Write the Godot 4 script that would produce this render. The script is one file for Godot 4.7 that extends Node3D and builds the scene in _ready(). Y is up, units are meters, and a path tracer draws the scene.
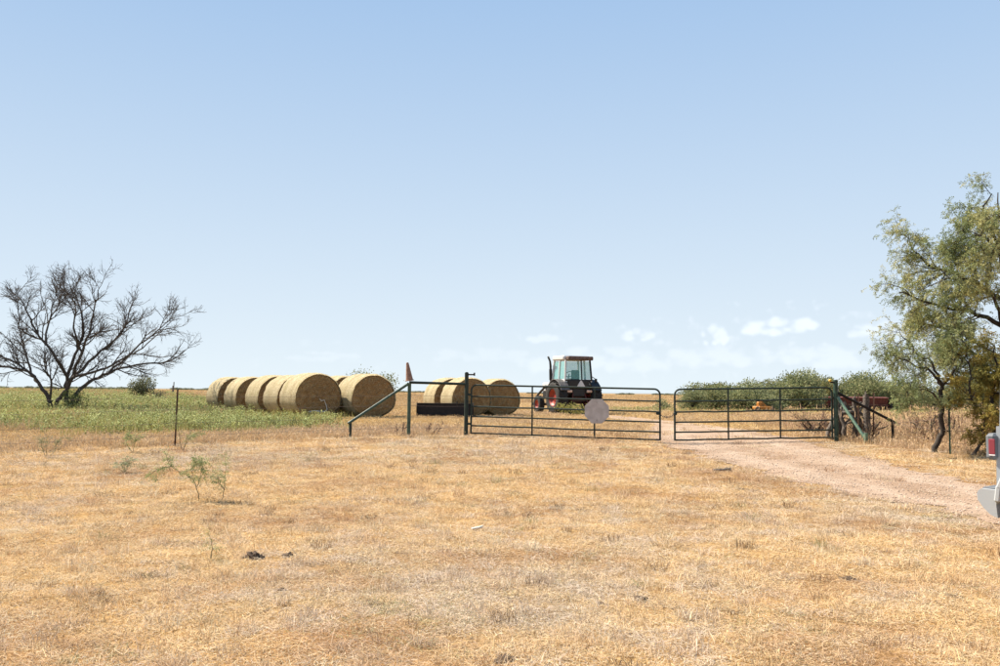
extends Node3D

# ------------------------------------------------------------------ mesh builder
class MB:
	var v := PackedVector3Array()
	var n := PackedVector3Array()
	var c := PackedColorArray()
	var ix := PackedInt32Array()
	var col := Color(1, 1, 1)

	func tri(a: Vector3, b: Vector3, d: Vector3, nr: Vector3) -> void:
		var k := v.size()
		v.append(a); v.append(b); v.append(d)
		n.append(nr); n.append(nr); n.append(nr)
		c.append(col); c.append(col); c.append(col)
		if (b - a).cross(d - a).dot(nr) > 0.0:
			ix.append(k); ix.append(k + 2); ix.append(k + 1)
		else:
			ix.append(k); ix.append(k + 1); ix.append(k + 2)

	func quad(a: Vector3, b: Vector3, d: Vector3, e: Vector3, nr: Vector3) -> void:
		var k := v.size()
		v.append(a); v.append(b); v.append(d); v.append(e)
		for i in 4:
			n.append(nr)
			c.append(col)
		if (b - a).cross(d - a).dot(nr) > 0.0:
			ix.append_array([k, k + 2, k + 1, k, k + 3, k + 2])
		else:
			ix.append_array([k, k + 1, k + 2, k, k + 2, k + 3])

	func fquad(a: Vector3, b: Vector3, d: Vector3, e: Vector3) -> void:
		quad(a, b, d, e, (d - a).cross(e - b).normalized())

	# a thin pointed blade, bent once
	func blade(a: Vector3, m: Vector3, t: Vector3, side: Vector3) -> void:
		var k := v.size()
		var nr := side.cross(t - a).normalized()
		if nr.y < 0.0:
			nr = -nr
		v.append(a - side); v.append(a + side); v.append(m + side * 0.8); v.append(m - side * 0.8); v.append(t)
		for i in 5:
			n.append(nr)
			c.append(col)
		if (2.0 * side).cross(m - a).dot(nr) > 0.0:
			ix.append_array([k, k + 2, k + 1, k, k + 3, k + 2, k + 3, k + 4, k + 2])
		else:
			ix.append_array([k, k + 1, k + 2, k, k + 2, k + 3, k + 3, k + 2, k + 4])

	func tube(p: Array, r: Array, sides: int, caps := true) -> void:
		var m := p.size()
		var t0: Vector3 = (p[1] - p[0]).normalized()
		var u := t0.cross(Vector3.UP if absf(t0.y) < 0.9 else Vector3.RIGHT).normalized()
		var k := v.size()
		for i in m:
			var t: Vector3
			if i == 0:
				t = t0
			elif i == m - 1:
				t = (p[i] - p[i - 1]).normalized()
			else:
				t = (p[i + 1] - p[i - 1]).normalized()
			u = (u - t * u.dot(t)).normalized()
			var w := t.cross(u)
			for s in sides:
				var a := TAU * s / sides
				var d := u * cos(a) + w * sin(a)
				v.append(p[i] + d * r[i])
				n.append(d)
				c.append(col)
		for i in m - 1:
			for s in sides:
				var a := k + i * sides + s
				var b := k + i * sides + (s + 1) % sides
				ix.append_array([a, a + sides, b, b, a + sides, b + sides])
		if caps:
			for e in [0, m - 1]:
				var tt: Vector3 = (p[0] - p[1]).normalized() if e == 0 else (p[m - 1] - p[m - 2]).normalized()
				for s in range(1, sides - 1):
					tri(v[k + e * sides], v[k + e * sides + s], v[k + e * sides + s + 1], tt)

	func pipe(a: Vector3, b: Vector3, r: float, sides := 10) -> void:
		tube([a, b], [r, r], sides)

	# chamfered box
	func bbox(ctr: Vector3, size: Vector3, bv := 0.01, bs := Basis.IDENTITY) -> void:
		var h := size * 0.5
		bv = minf(bv, minf(h.x, minf(h.y, h.z)) * 0.9)
		var q := func(sx, sy, sz, ax) -> Vector3:
			var p := Vector3(sx * (h.x - (0.0 if ax == 0 else bv)), sy * (h.y - (0.0 if ax == 1 else bv)), sz * (h.z - (0.0 if ax == 2 else bv)))
			return ctr + bs * p
		for s in [-1, 1]:
			quad(q.call(s, -1, -1, 0), q.call(s, 1, -1, 0), q.call(s, 1, 1, 0), q.call(s, -1, 1, 0), bs * Vector3(s, 0, 0))
			quad(q.call(-1, s, -1, 1), q.call(1, s, -1, 1), q.call(1, s, 1, 1), q.call(-1, s, 1, 1), bs * Vector3(0, s, 0))
			quad(q.call(-1, -1, s, 2), q.call(1, -1, s, 2), q.call(1, 1, s, 2), q.call(-1, 1, s, 2), bs * Vector3(0, 0, s))
			for w in [-1, 1]:
				quad(q.call(s, w, -1, 0), q.call(s, w, 1, 0), q.call(s, w, 1, 1), q.call(s, w, -1, 1), bs * Vector3(s, w, 0).normalized())
				quad(q.call(-1, s, w, 1), q.call(1, s, w, 1), q.call(1, s, w, 2), q.call(-1, s, w, 2), bs * Vector3(0, s, w).normalized())
				quad(q.call(s, -1, w, 0), q.call(s, 1, w, 0), q.call(s, 1, w, 2), q.call(s, -1, w, 2), bs * Vector3(s, 0, w).normalized())
				for x in [-1, 1]:
					tri(q.call(s, w, x, 0), q.call(s, w, x, 1), q.call(s, w, x, 2), bs * Vector3(s, w, x).normalized())

	# polygon (x, y) in the frame t, pushed along its z by depth
	func extrude(poly: PackedVector2Array, t: Transform3D, depth: float) -> void:
		var id := Geometry2D.triangulate_polygon(poly)
		for s in [0.0, depth]:
			var nr: Vector3 = t.basis * Vector3(0, 0, -1 if s == 0.0 else 1)
			for i in range(0, id.size(), 3):
				tri(t * Vector3(poly[id[i]].x, poly[id[i]].y, s), t * Vector3(poly[id[i + 1]].x, poly[id[i + 1]].y, s), t * Vector3(poly[id[i + 2]].x, poly[id[i + 2]].y, s), nr)
		var cw := Geometry2D.is_polygon_clockwise(poly)
		for i in poly.size():
			var a := poly[i]
			var b := poly[(i + 1) % poly.size()]
			var e := (b - a).normalized()
			var o := Vector2(e.y, -e.x) * (-1.0 if cw else 1.0)
			quad(t * Vector3(a.x, a.y, 0), t * Vector3(b.x, b.y, 0), t * Vector3(b.x, b.y, depth), t * Vector3(a.x, a.y, depth), t.basis * Vector3(o.x, o.y, 0))

	# profile of (radius, along) turned round the z axis of the frame t
	func lathe(prof: Array, t: Transform3D, sides := 32) -> void:
		var k := v.size()
		var m := prof.size()
		for i in m:
			var a: Vector2 = prof[maxi(i - 1, 0)]
			var b: Vector2 = prof[mini(i + 1, m - 1)]
			var e := (b - a).normalized()
			for s in sides:
				var g := TAU * s / sides
				v.append(t * Vector3(cos(g) * prof[i].x, sin(g) * prof[i].x, prof[i].y))
				n.append((t.basis * Vector3(cos(g) * e.y, sin(g) * e.y, -e.x)).normalized())
				c.append(col)
		for i in m - 1:
			for s in sides:
				var a2 := k + i * sides + s
				var b2 := k + i * sides + (s + 1) % sides
				var fn := (v[a2 + sides] - v[a2]).cross(v[b2] - v[a2])
				if fn.length_squared() < 1e-14:
					fn = (v[a2 + sides] - v[b2]).cross(v[b2 + sides] - v[b2]) * -1.0
				if fn.dot(n[a2] + n[b2 + sides]) < 0.0:
					ix.append_array([a2, a2 + sides, b2, b2, a2 + sides, b2 + sides])
				else:
					ix.append_array([a2, b2, a2 + sides, b2, b2 + sides, a2 + sides])

	func build(colored := false) -> ArrayMesh:
		var ar := []
		ar.resize(Mesh.ARRAY_MAX)
		ar[Mesh.ARRAY_VERTEX] = v
		ar[Mesh.ARRAY_NORMAL] = n
		if colored:
			ar[Mesh.ARRAY_COLOR] = c
		ar[Mesh.ARRAY_INDEX] = ix
		var me := ArrayMesh.new()
		me.add_surface_from_arrays(Mesh.PRIMITIVE_TRIANGLES, ar)
		return me

# ------------------------------------------------------------------ helpers
var used := {}
var M := {}
var nz_macro := FastNoiseLite.new()
var nz_mid := FastNoiseLite.new()
var nz_bump := FastNoiseLite.new()
var nz_fine := FastNoiseLite.new()

func numbered(s: String) -> String:
	var k: int = used.get(s, 0)
	used[s] = k + 1
	return s if k == 0 else "%s_%03d" % [s, k]

func tag(o: Node3D, label: String, category := "", group := "", kind := "") -> Node3D:
	if label: o.set_meta("label", label)
	if category: o.set_meta("category", category)
	if group: o.set_meta("group", group)
	if kind: o.set_meta("kind", kind)
	return o

func thing(called: String, label: String, category: String, at := Vector3.ZERO, turn := 0.0, group := "") -> Node3D:
	var o := Node3D.new()
	o.name = numbered(called)
	add_child(o)
	o.position = at
	o.rotation.y = turn
	tag(o, label, category, group)
	return o

func part(called: String, mb: MB, m: Material, parent: Node3D, colored := false) -> MeshInstance3D:
	var o := MeshInstance3D.new()
	o.mesh = mb.build(colored)
	o.mesh.surface_set_material(0, m)
	o.name = numbered(called) if parent == self else called
	parent.add_child(o, true)
	return o

func copy_of(src: Node3D, called: String, at: Vector3, turn: float, label: String, group := "") -> Node3D:
	var o: Node3D = src.duplicate()
	o.name = numbered(called)
	add_child(o)
	o.position = at
	o.rotation.y = turn
	o.set_meta("label", label)
	if group: o.set_meta("group", group)
	return o

func lin(r: float, g: float, b: float) -> Color:
	return Color(r, g, b).linear_to_srgb()

func mat(r: float, g: float, b: float, rough := 0.8, metal := 0.0, tex: Texture2D = null, sc := 1.0) -> StandardMaterial3D:
	var m := StandardMaterial3D.new()
	m.albedo_color = lin(r, g, b)
	m.roughness = rough
	m.metallic = metal
	if tex:
		m.albedo_texture = tex
		m.uv1_triplanar = true
		m.uv1_world_triplanar = false
		m.uv1_scale = Vector3.ONE * sc
	return m

func vmat(rough := 0.9, back := 0.0) -> StandardMaterial3D:
	var m := StandardMaterial3D.new()
	m.vertex_color_use_as_albedo = true
	m.roughness = rough
	m.metallic_specular = 0.25
	if back > 0.0:
		m.backlight_enabled = true
		m.backlight = Color(back, back, back).linear_to_srgb()
	return m

func noise_tex(freq: float, lo: float, hi: float, sd: int, size := 256, kind := FastNoiseLite.TYPE_SIMPLEX_SMOOTH, tint := Color(1, 1, 1)) -> ImageTexture:
	var fn := FastNoiseLite.new()
	fn.seed = sd
	fn.frequency = freq
	fn.noise_type = kind
	fn.fractal_octaves = 4
	var im := fn.get_seamless_image(size, size)
	var out := Image.create(size, size, false, Image.FORMAT_RGB8)
	for y in size:
		for x in size:
			var q := lerpf(lo, hi, im.get_pixel(x, y).r)
			out.set_pixel(x, y, Color(q, lerpf(q, q * tint.g, 1.0 - q), lerpf(q, q * tint.b, 1.0 - q)))
	return ImageTexture.create_from_image(out)

# short strokes of straw, laid over one another: what the mown ground is covered with
func straw_tex(size: int, strokes: int, base: Color, cols: Array, lmin: float, lmax: float, sd: int, aim := -1.0) -> ImageTexture:
	var rg := RandomNumberGenerator.new()
	rg.seed = sd
	var fn := FastNoiseLite.new()
	fn.seed = sd
	fn.frequency = 0.03
	var nim := fn.get_seamless_image(size, size)
	var im := Image.create(size, size, false, Image.FORMAT_RGB8)
	for y in size:
		for x in size:
			var q := nim.get_pixel(x, y).r * 0.4 + 0.6 + rg.randf() * 0.25
			im.set_pixel(x, y, Color(base.r * q, base.g * q, base.b * q))
	for i in strokes:
		var p := Vector2(rg.randf() * size, rg.randf() * size)
		var a := rg.randf() * TAU if aim < 0.0 else aim + rg.randfn() * 0.25
		var l := rg.randf_range(lmin, lmax)
		var d := Vector2(cos(a), sin(a))
		var bend := rg.randf_range(-0.02, 0.02)
		var cc: Color = cols[rg.randi() % cols.size()]
		cc = cc * rg.randf_range(0.75, 1.15)
		for s in int(l):
			im.set_pixel(posmod(int(p.x), size), posmod(int(p.y), size), cc)
			p += d
			d = d.rotated(bend)
	return ImageTexture.create_from_image(im)

func sstep(a: float, b: float, x: float) -> float:
	var t := clampf((x - a) / (b - a), 0.0, 1.0)
	return t * t * (3.0 - 2.0 * t)

func gy(x: float, z: float) -> float:
	var d := -z
	var y := -0.33 * (1.0 - sstep(8.0, 22.0, d))
	y -= 0.07 * exp(-pow((x - 4.6) / 2.0, 2.0)) * exp(-pow((d - 20.5) / 5.0, 2.0))
	if absf(x) < 70.0 and d < 90.0:
		y += nz_bump.get_noise_2d(x, z) * 0.03
	return y

func g3(x: float, z: float, up := 0.0) -> Vector3:
	return Vector3(x, gy(x, z) + up, z)

func curve_at(pts: Array, x: float) -> float:
	if x <= pts[0].x: return pts[0].y
	for i in pts.size() - 1:
		if x <= pts[i + 1].x:
			return lerpf(pts[i].y, pts[i + 1].y, (x - pts[i].x) / (pts[i + 1].x - pts[i].x))
	return pts[-1].y

const FENCE := [Vector2(-13.0, 12.75), Vector2(-6.76, 17.92), Vector2(-3.54, 20.6), Vector2(-0.85, 22.0), Vector2(8.36, 21.2), Vector2(9.3, 18.2), Vector2(13.0, 14.0)]
const ROAD_L := [Vector2(2.0, 11.5), Vector2(6.0, 7.6), Vector2(8.2, 6.3), Vector2(9.74, 5.72), Vector2(12.5, 5.1), Vector2(14.8, 4.5), Vector2(18.2, 4.0), Vector2(21.0, 3.9), Vector2(26.0, 4.6), Vector2(32.0, 5.7), Vector2(42.0, 4.3), Vector2(56.0, -1.0)]
const ROAD_R := [Vector2(2.0, 15.5), Vector2(6.0, 10.5), Vector2(8.2, 9.0), Vector2(9.74, 8.2), Vector2(12.5, 7.5), Vector2(14.8, 7.35), Vector2(18.2, 7.1), Vector2(21.0, 7.7), Vector2(26.0, 7.9), Vector2(32.0, 7.7), Vector2(42.0, 6.2), Vector2(56.0, 1.0)]

func on_road(x: float, d: float) -> float:
	if d > 50.0: return 0.0
	var w := nz_mid.get_noise_2d(x * 2.0, d * 2.0) * 0.35
	return sstep(-0.35, 0.35, x - curve_at(ROAD_L, d) + w) * sstep(-0.35, 0.35, curve_at(ROAD_R, d) - x + w)

func greenness(x: float, d: float) -> float:
	var w := nz_macro.get_noise_2d(x * 1.5, d * 1.0) * 2.5
	var g := 0.0
	if x < 0.0:
		var edge := -5.6 - maxf(0.0, d - 33.0) * 0.42
		g = sstep(19.8, 24.2, d + w * 0.7 + nz_mid.get_noise_2d(x, d) * 2.0) * sstep(-1.0, 1.6, edge - x + w * 0.6)
		g *= 1.0 - 0.55 * sstep(70.0, 170.0, d)
		g *= 1.0 - 0.6 * exp(-pow((d - 33.5 + w) / 2.6, 2.0))
	else:
		g = 0.75 * exp(-pow((d - 57.0 - x * 0.25 + w) / 6.0, 2.0)) * sstep(5.0, 9.0, x)
	return clampf(g, 0.0, 1.0)

func multi(called: String, mesh: Mesh, m: Material, xf: Array, cols: Array, parent: Node3D) -> void:
	var mm := MultiMesh.new()
	mm.transform_format = MultiMesh.TRANSFORM_3D
	mm.use_colors = true
	mm.mesh = mesh
	mm.instance_count = xf.size()
	for i in xf.size():
		mm.set_instance_transform(i, xf[i])
		mm.set_instance_color(i, cols[i])
	var o := MultiMeshInstance3D.new()
	o.multimesh = mm
	o.material_override = m
	o.name = called
	o.set_meta("kind", "stuff")
	parent.add_child(o, true)

# ------------------------------------------------------------------ the scene
func _ready() -> void:
	setup_view()
	setup_noise_and_materials()
	build_ground()
	build_road()
	scatter_ground_cover()
	build_far_plants()
	build_dead_tree()
	build_right_trees()
	build_bales()
	build_tractor()
	build_blade()
	build_far_implements()
	build_gates()
	build_wire_fences()
	build_old_wood()
	build_vehicle()
	build_small_things()

func setup_view() -> void:
	var cam := Camera3D.new()
	cam.name = "camera"
	cam.fov = 42.79
	cam.near = 0.05
	cam.far = 9000.0
	add_child(cam)
	cam.position = Vector3(0, 1.12, 0)
	cam.basis = Basis(Vector3.RIGHT, deg_to_rad(4.0)) * Basis(Vector3(0, 0, 1), deg_to_rad(0.6))
	cam.current = true
	var sun := DirectionalLight3D.new()
	sun.name = "sun"
	sun.light_energy = 1.6
	sun.light_color = Color(1.0, 0.955, 0.88)
	sun.light_angular_distance = 0.53
	sun.shadow_enabled = true
	add_child(sun)
	sun.look_at_from_position(Vector3.ZERO, -Vector3(-0.86, 1.12, -0.42).normalized(), Vector3.UP)
	var sky := ProceduralSkyMaterial.new()
	sky.sky_top_color = Color8(94, 148, 204)
	sky.sky_horizon_color = Color8(214, 225, 231)
	sky.sky_curve = 0.33
	sky.ground_horizon_color = Color8(196, 178, 150)
	sky.ground_bottom_color = Color8(150, 130, 100)
	sky.sky_energy_multiplier = 1.0
	sky.sun_angle_max = 12.0
	sky.sun_curve = 0.05
	sky.sky_cover = cloud_cover()
	sky.sky_cover_modulate = Color(1, 1, 1, 1)
	var env := Environment.new()
	env.background_mode = Environment.BG_SKY
	env.sky = Sky.new()
	env.sky.sky_material = sky
	env.tonemap_mode = Environment.TONE_MAPPER_LINEAR
	env.background_energy_multiplier = 0.55
	env.tonemap_exposure = 2.25
	env.sdfgi_enabled = true
	env.ssao_enabled = true
	env.ssil_enabled = true
	var we := WorldEnvironment.new()
	we.name = "environment"
	we.environment = env
	add_child(we)

func cloud_cover() -> ImageTexture:
	var W := 4096
	var H := 2048
	var im := Image.create(W, H, false, Image.FORMAT_RGBA8)
	var rg := RandomNumberGenerator.new()
	rg.seed = 77
	var fn := FastNoiseLite.new()
	fn.seed = 5
	fn.frequency = 0.055
	fn.fractal_octaves = 4
	# azimuth and elevation in degrees, half width, height, strength
	var list := [[2.7, 3.5, 1.0, 0.55, 0.35], [9.3, 3.6, 1.1, 0.8, 0.5], [14.1, 3.3, 1.0, 1.3, 0.62], [18.2, 4.0, 2.3, 1.1, 0.72], [23.5, 3.8, 2.0, 0.8, 0.55],
		[7.0, 1.8, 5.0, 1.6, 0.26], [17.0, 2.0, 6.0, 1.6, 0.30], [-12.0, 2.0, 3.0, 0.7, 0.16], [-1.0, 2.2, 4.0, 0.9, 0.16], [27.5, 3.0, 2.0, 0.8, 0.3]]
	for i in 46:
		list.append([rg.randf_range(33.0, 325.0), rg.randf_range(1.6, 4.2), rg.randf_range(0.8, 2.4), rg.randf_range(0.5, 1.2), rg.randf_range(0.2, 0.7)])
	for e in list:
		var cx: float = e[0] / 360.0 * W
		var cy: float = (0.5 - e[1] / 180.0) * H
		var hw: float = e[2] / 360.0 * W
		var hh: float = e[3] / 180.0 * H
		var puffs := []
		for k in 12:
			var ox := rg.randf_range(-0.8, 0.8)
			puffs.append(Vector3(ox * hw, rg.randf_range(0.0, 0.75) * hh * (1.0 - ox * ox * 0.7), rg.randf_range(0.22, 0.5)))
		for y in range(int(cy - hh * 1.8), int(cy + hh * 0.9)):
			for x in range(int(cx - hw * 1.5), int(cx + hw * 1.5)):
				var q := 0.0
				for p in puffs:
					var dx: float = (x - cx - p.x) / (hw * p.z)
					var dy: float = (cy - y - p.y) / (hh * p.z * 1.2)
					if dy < 0.0: dy *= 1.5
					q = maxf(q, 1.0 - (dx * dx + dy * dy))
				q += fn.get_noise_2d(x * 1.0, y * 1.3) * 0.9 - 0.12
				q = sstep(-0.05, 1.0, q) * minf(1.0, e[4] * 1.35)
				if q > 0.004:
					var xx := posmod(x, W)
					var old := im.get_pixel(xx, y)
					im.set_pixel(xx, y, Color(0.46, 0.43, 0.42, maxf(old.a, q)))
	return ImageTexture.create_from_image(im)

func setup_noise_and_materials() -> void:
	nz_macro.seed = 3; nz_macro.frequency = 0.11; nz_macro.fractal_octaves = 3
	nz_mid.seed = 8; nz_mid.frequency = 0.45; nz_mid.fractal_octaves = 3
	nz_bump.seed = 12; nz_bump.frequency = 0.6; nz_bump.fractal_octaves = 3
	nz_fine.seed = 21; nz_fine.frequency = 2.2; nz_fine.fractal_octaves = 2
	M.straw_tex = straw_tex(1024, 26000, Color(0.66, 0.60, 0.52), [Color(0.98, 0.95, 0.88), Color(0.92, 0.88, 0.80), Color(0.80, 0.75, 0.70), Color(0.62, 0.55, 0.47), Color(0.86, 0.80, 0.70)], 10.0, 46.0, 4)
	M.hay_tex = straw_tex(512, 14000, Color(0.60, 0.54, 0.46), [Color(0.96, 0.93, 0.86), Color(0.82, 0.78, 0.70), Color(0.66, 0.60, 0.50), Color(0.90, 0.85, 0.75)], 8.0, 34.0, 9)
	M.grain = noise_tex(0.03, 0.62, 1.0, 31)
	M.fine = noise_tex(0.12, 0.7, 1.0, 32)
	M.dirt = noise_tex(0.02, 0.55, 1.0, 33, 256, FastNoiseLite.TYPE_SIMPLEX_SMOOTH, Color(1, 0.93, 0.85))
	M.gravel = noise_tex(0.11, 0.6, 1.0, 34, 512, FastNoiseLite.TYPE_CELLULAR)
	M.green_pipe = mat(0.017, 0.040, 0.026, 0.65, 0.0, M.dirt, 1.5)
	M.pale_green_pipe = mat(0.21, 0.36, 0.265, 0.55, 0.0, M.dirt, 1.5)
	M.black_metal = mat(0.022, 0.015, 0.012, 0.85, 0.0, M.dirt, 1.2)
	M.galv = mat(0.33, 0.32, 0.31, 0.55, 0.35, M.dirt, 2.0)
	M.wire = mat(0.13, 0.10, 0.085, 0.7, 0.3)
	M.rust = mat(0.13, 0.065, 0.04, 0.85, 0.1, M.dirt, 3.0)
	M.old_wood = mat(0.25, 0.205, 0.17, 0.95, 0.0, noise_tex(0.05, 0.35, 1.0, 35), 1.6)
	M.bark = mat(0.085, 0.066, 0.052, 0.95, 0.0, noise_tex(0.06, 0.4, 1.0, 36), 2.0)
	M.dead_bark = mat(0.12, 0.095, 0.08, 0.95, 0.0, M.grain, 1.5)
	M.rubber = mat(0.028, 0.026, 0.024, 0.85, 0.0, M.dirt, 2.0)
	M.white_paint = mat(0.80, 0.79, 0.77, 0.4, 0.0, M.fine, 0.9)
	M.red_paint = mat(0.50, 0.055, 0.030, 0.5, 0.0, M.dirt, 1.5)
	M.leaf = vmat(0.7, 0.65)
	M.blade = vmat(0.85, 0.35)
	M.grass = vmat(0.85, 0.4)

func build_ground() -> void:
	var xs := []
	var x := 0.0
	var step := 0.22
	while x < 4200.0:
		xs.append(x)
		if x > 14.0: step *= 1.09
		x += step
	var xl := []
	for i in range(xs.size() - 1, 0, -1): xl.append(-xs[i])
	xl.append_array(xs)
	var zs := [30.0, 20.0, 12.0, 7.0, 4.0]
	var d := -2.0
	step = 0.22
	while d < 5200.0:
		zs.append(-d)
		if d > 26.0: step *= 1.06
		d += step
	var mb := MB.new()
	var nx := xl.size()
	for z in zs:
		for xx in xl:
			mb.v.append(Vector3(xx, gy(xx, z), z))
			mb.n.append(Vector3.UP)
			mb.c.append(ground_colour(xx, -z))
	# normals from the slope
	for j in zs.size():
		for i in nx:
			var a := j * nx + maxi(i - 1, 0)
			var b := j * nx + mini(i + 1, nx - 1)
			var e := maxi(j - 1, 0) * nx + i
			var f := mini(j + 1, zs.size() - 1) * nx + i
			var nr := (mb.v[b] - mb.v[a]).cross(mb.v[f] - mb.v[e])
			mb.n[j * nx + i] = (nr if nr.y > 0.0 else -nr).normalized()
	for j in zs.size() - 1:
		for i in nx - 1:
			var k := j * nx + i
			mb.ix.append_array([k, k + nx, k + 1, k + 1, k + nx, k + nx + 1])
	# winding: front faces run clockwise seen from above
	var t := (mb.v[mb.ix[1]] - mb.v[mb.ix[0]]).cross(mb.v[mb.ix[2]] - mb.v[mb.ix[0]])
	if t.y > 0.0:
		for i in range(0, mb.ix.size(), 3):
			var q := mb.ix[i + 1]
			mb.ix[i + 1] = mb.ix[i + 2]
			mb.ix[i + 2] = q
	var m := StandardMaterial3D.new()
	m.vertex_color_use_as_albedo = true
	m.albedo_texture = M.straw_tex
	m.uv1_triplanar = true
	m.uv1_world_triplanar = true
	m.uv1_scale = Vector3.ONE * 0.47
	m.roughness = 1.0
	m.metallic_specular = 0.1
	var o := part("ground", mb, m, self, true)
	tag(o, "dry mown pasture ground of straw and soil", "ground", "", "structure")

func ground_colour(x: float, d: float) -> Color:
	var a := nz_macro.get_noise_2d(x, d)
	var b := nz_mid.get_noise_2d(x, d)
	var gold := Color(0.56, 0.405, 0.225)
	var grey := Color(0.47, 0.375, 0.26)
	var brown := Color(0.38, 0.25, 0.15)
	var c := gold.lerp(grey, sstep(-0.05, 0.45, a)).lerp(brown, sstep(0.0, 0.55, b) * 0.8)
	if d > curve_at(FENCE, x) and d > 10.0:
		var far := Color(0.62, 0.465, 0.25).lerp(Color(0.52, 0.385, 0.235), sstep(-0.3, 0.5, a))
		c = c.lerp(far, 0.7)
		c = c.lerp(Color(0.23, 0.235, 0.085).lerp(Color(0.40, 0.33, 0.15), sstep(0.0, 0.4, b)), greenness(x, d) * 0.9)
	return c * 1.2

func build_road() -> void:
	var mb := MB.new()
	var rows := []
	var d := 2.0
	while d < 54.0:
		rows.append(d)
		d += 0.12 if d < 26.0 else 0.4
	var nacross := 26
	for r in rows:
		var l := curve_at(ROAD_L, r) + nz_mid.get_noise_2d(r * 2.5, 3.0) * 0.5 + nz_fine.get_noise_2d(r * 1.5, 9.0) * 0.22
		var rr := curve_at(ROAD_R, r) + nz_mid.get_noise_2d(r * 2.5, 40.0) * 0.5 + nz_fine.get_noise_2d(r * 1.5, 60.0) * 0.22
		for i in nacross + 1:
			var x := lerpf(l, rr, float(i) / nacross)
			var q := absf(fmod(float(i) / nacross * 2.0, 1.0) - 0.5)
			var up := 0.005 + maxf(0.0, nz_fine.get_noise_2d(x * 3.0, r * 3.0)) * 0.012
			mb.v.append(g3(x, -r, up))
			mb.n.append(Vector3.UP)
			var a := nz_mid.get_noise_2d(x * 1.5, r * 1.5)
			var c := Color(0.52, 0.375, 0.27).lerp(Color(0.42, 0.29, 0.20), sstep(-0.2, 0.5, a))
			c = c.lerp(Color(0.60, 0.46, 0.35), exp(-pow(q / 0.17, 2.0)) * 0.75)
			c = c.lerp(Color(0.33, 0.225, 0.15), sstep(0.1, 0.5, nz_fine.get_noise_2d(x * 2.0, r * 2.0)) * 0.45)
			mb.c.append(c * 1.12)
	var nx := nacross + 1
	for j in rows.size():
		for i in nx:
			var nr := (mb.v[j * nx + mini(i + 1, nacross)] - mb.v[j * nx + maxi(i - 1, 0)]).cross(mb.v[mini(j + 1, rows.size() - 1) * nx + i] - mb.v[maxi(j - 1, 0) * nx + i])
			mb.n[j * nx + i] = (nr if nr.y > 0.0 else -nr).normalized()
	for j in rows.size() - 1:
		for i in nacross:
			var k := j * nx + i
			mb.ix.append_array([k, k + nx, k + 1, k + 1, k + nx, k + nx + 1])
	var t := (mb.v[mb.ix[1]] - mb.v[mb.ix[0]]).cross(mb.v[mb.ix[2]] - mb.v[mb.ix[0]])
	if t.y > 0.0:
		for i in range(0, mb.ix.size(), 3):
			var q := mb.ix[i + 1]
			mb.ix[i + 1] = mb.ix[i + 2]
			mb.ix[i + 2] = q
	var m := StandardMaterial3D.new()
	m.vertex_color_use_as_albedo = true
	m.albedo_texture = M.gravel
	m.uv1_triplanar = true
	m.uv1_world_triplanar = true
	m.uv1_scale = Vector3.ONE * 0.9
	m.roughness = 1.0
	m.metallic_specular = 0.1
	tag(part("dirt_road", mb, m, self, true), "pinkish gravel track curving through the gateway", "road", "", "structure")

func straw_patch(sd: int, count: int, rad: float, lmin: float, lmax: float, wid: float, lift: float) -> ArrayMesh:
	var rg := RandomNumberGenerator.new()
	rg.seed = sd
	var mb := MB.new()
	for i in count:
		var a := rg.randf() * TAU
		var p := Vector3(cos(a), 0, sin(a)) * rad * sqrt(rg.randf())
		p.y = rg.randf_range(0.0, 0.012)
		var b := rg.randf() * TAU
		var l := rg.randf_range(lmin, lmax)
		var el := absf(rg.randfn()) * lift
		if rg.randf() < 0.12: el += 0.5
		el = minf(el, 1.4)
		var d := Vector3(cos(b) * cos(el), sin(el), sin(b) * cos(el))
		var m := p + d * l * 0.55
		var t := m + (d + Vector3(rg.randfn() * 0.3, -0.35 * rg.randf(), rg.randfn() * 0.3)) * l * 0.45
		t.y = maxf(t.y, 0.002)
		var side := d.cross(Vector3.UP).normalized()
		side = side.rotated(d, rg.randf_range(-0.7, 0.7)) * wid * rg.randf_range(0.5, 1.2)
		var q := rg.randf_range(0.6, 1.2)
		mb.col = Color(q * rg.randf_range(0.94, 1.06), q, q * rg.randf_range(0.8, 1.12))
		mb.blade(p, m, t, side)
	return mb.build(true)

func tuft(sd: int, count: int, rad: float, hmin: float, hmax: float, wid: float, lean: float, cols: Array, seeds := false) -> ArrayMesh:
	var rg := RandomNumberGenerator.new()
	rg.seed = sd
	var mb := MB.new()
	for i in count:
		var a := rg.randf() * TAU
		var p := Vector3(cos(a), 0, sin(a)) * rad * sqrt(rg.randf())
		var b := rg.randf() * TAU
		var h := rg.randf_range(hmin, hmax)
		var o := Vector3(cos(b), 0, sin(b)) * lean * rg.randf()
		var m := p + Vector3(0, h * 0.6, 0) + o * h * 0.4
		var t := p + Vector3(0, h * rg.randf_range(0.85, 1.0), 0) + o * h * 1.1
		var side := Vector3(cos(a * 3.0), 0, sin(a * 3.0)) * wid * rg.randf_range(0.6, 1.2)
		var c: Color = cols[rg.randi() % cols.size()]
		mb.col = c * rg.randf_range(0.75, 1.2)
		mb.blade(p, m, t, side)
		if seeds and rg.randf() < 0.35:
			mb.col = c * 1.1
			mb.blade(t - Vector3(0, h * 0.16, 0), t, t + o * 0.05 + Vector3(0, h * 0.08, 0), side * 2.2)
	return mb.build(true)

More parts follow.
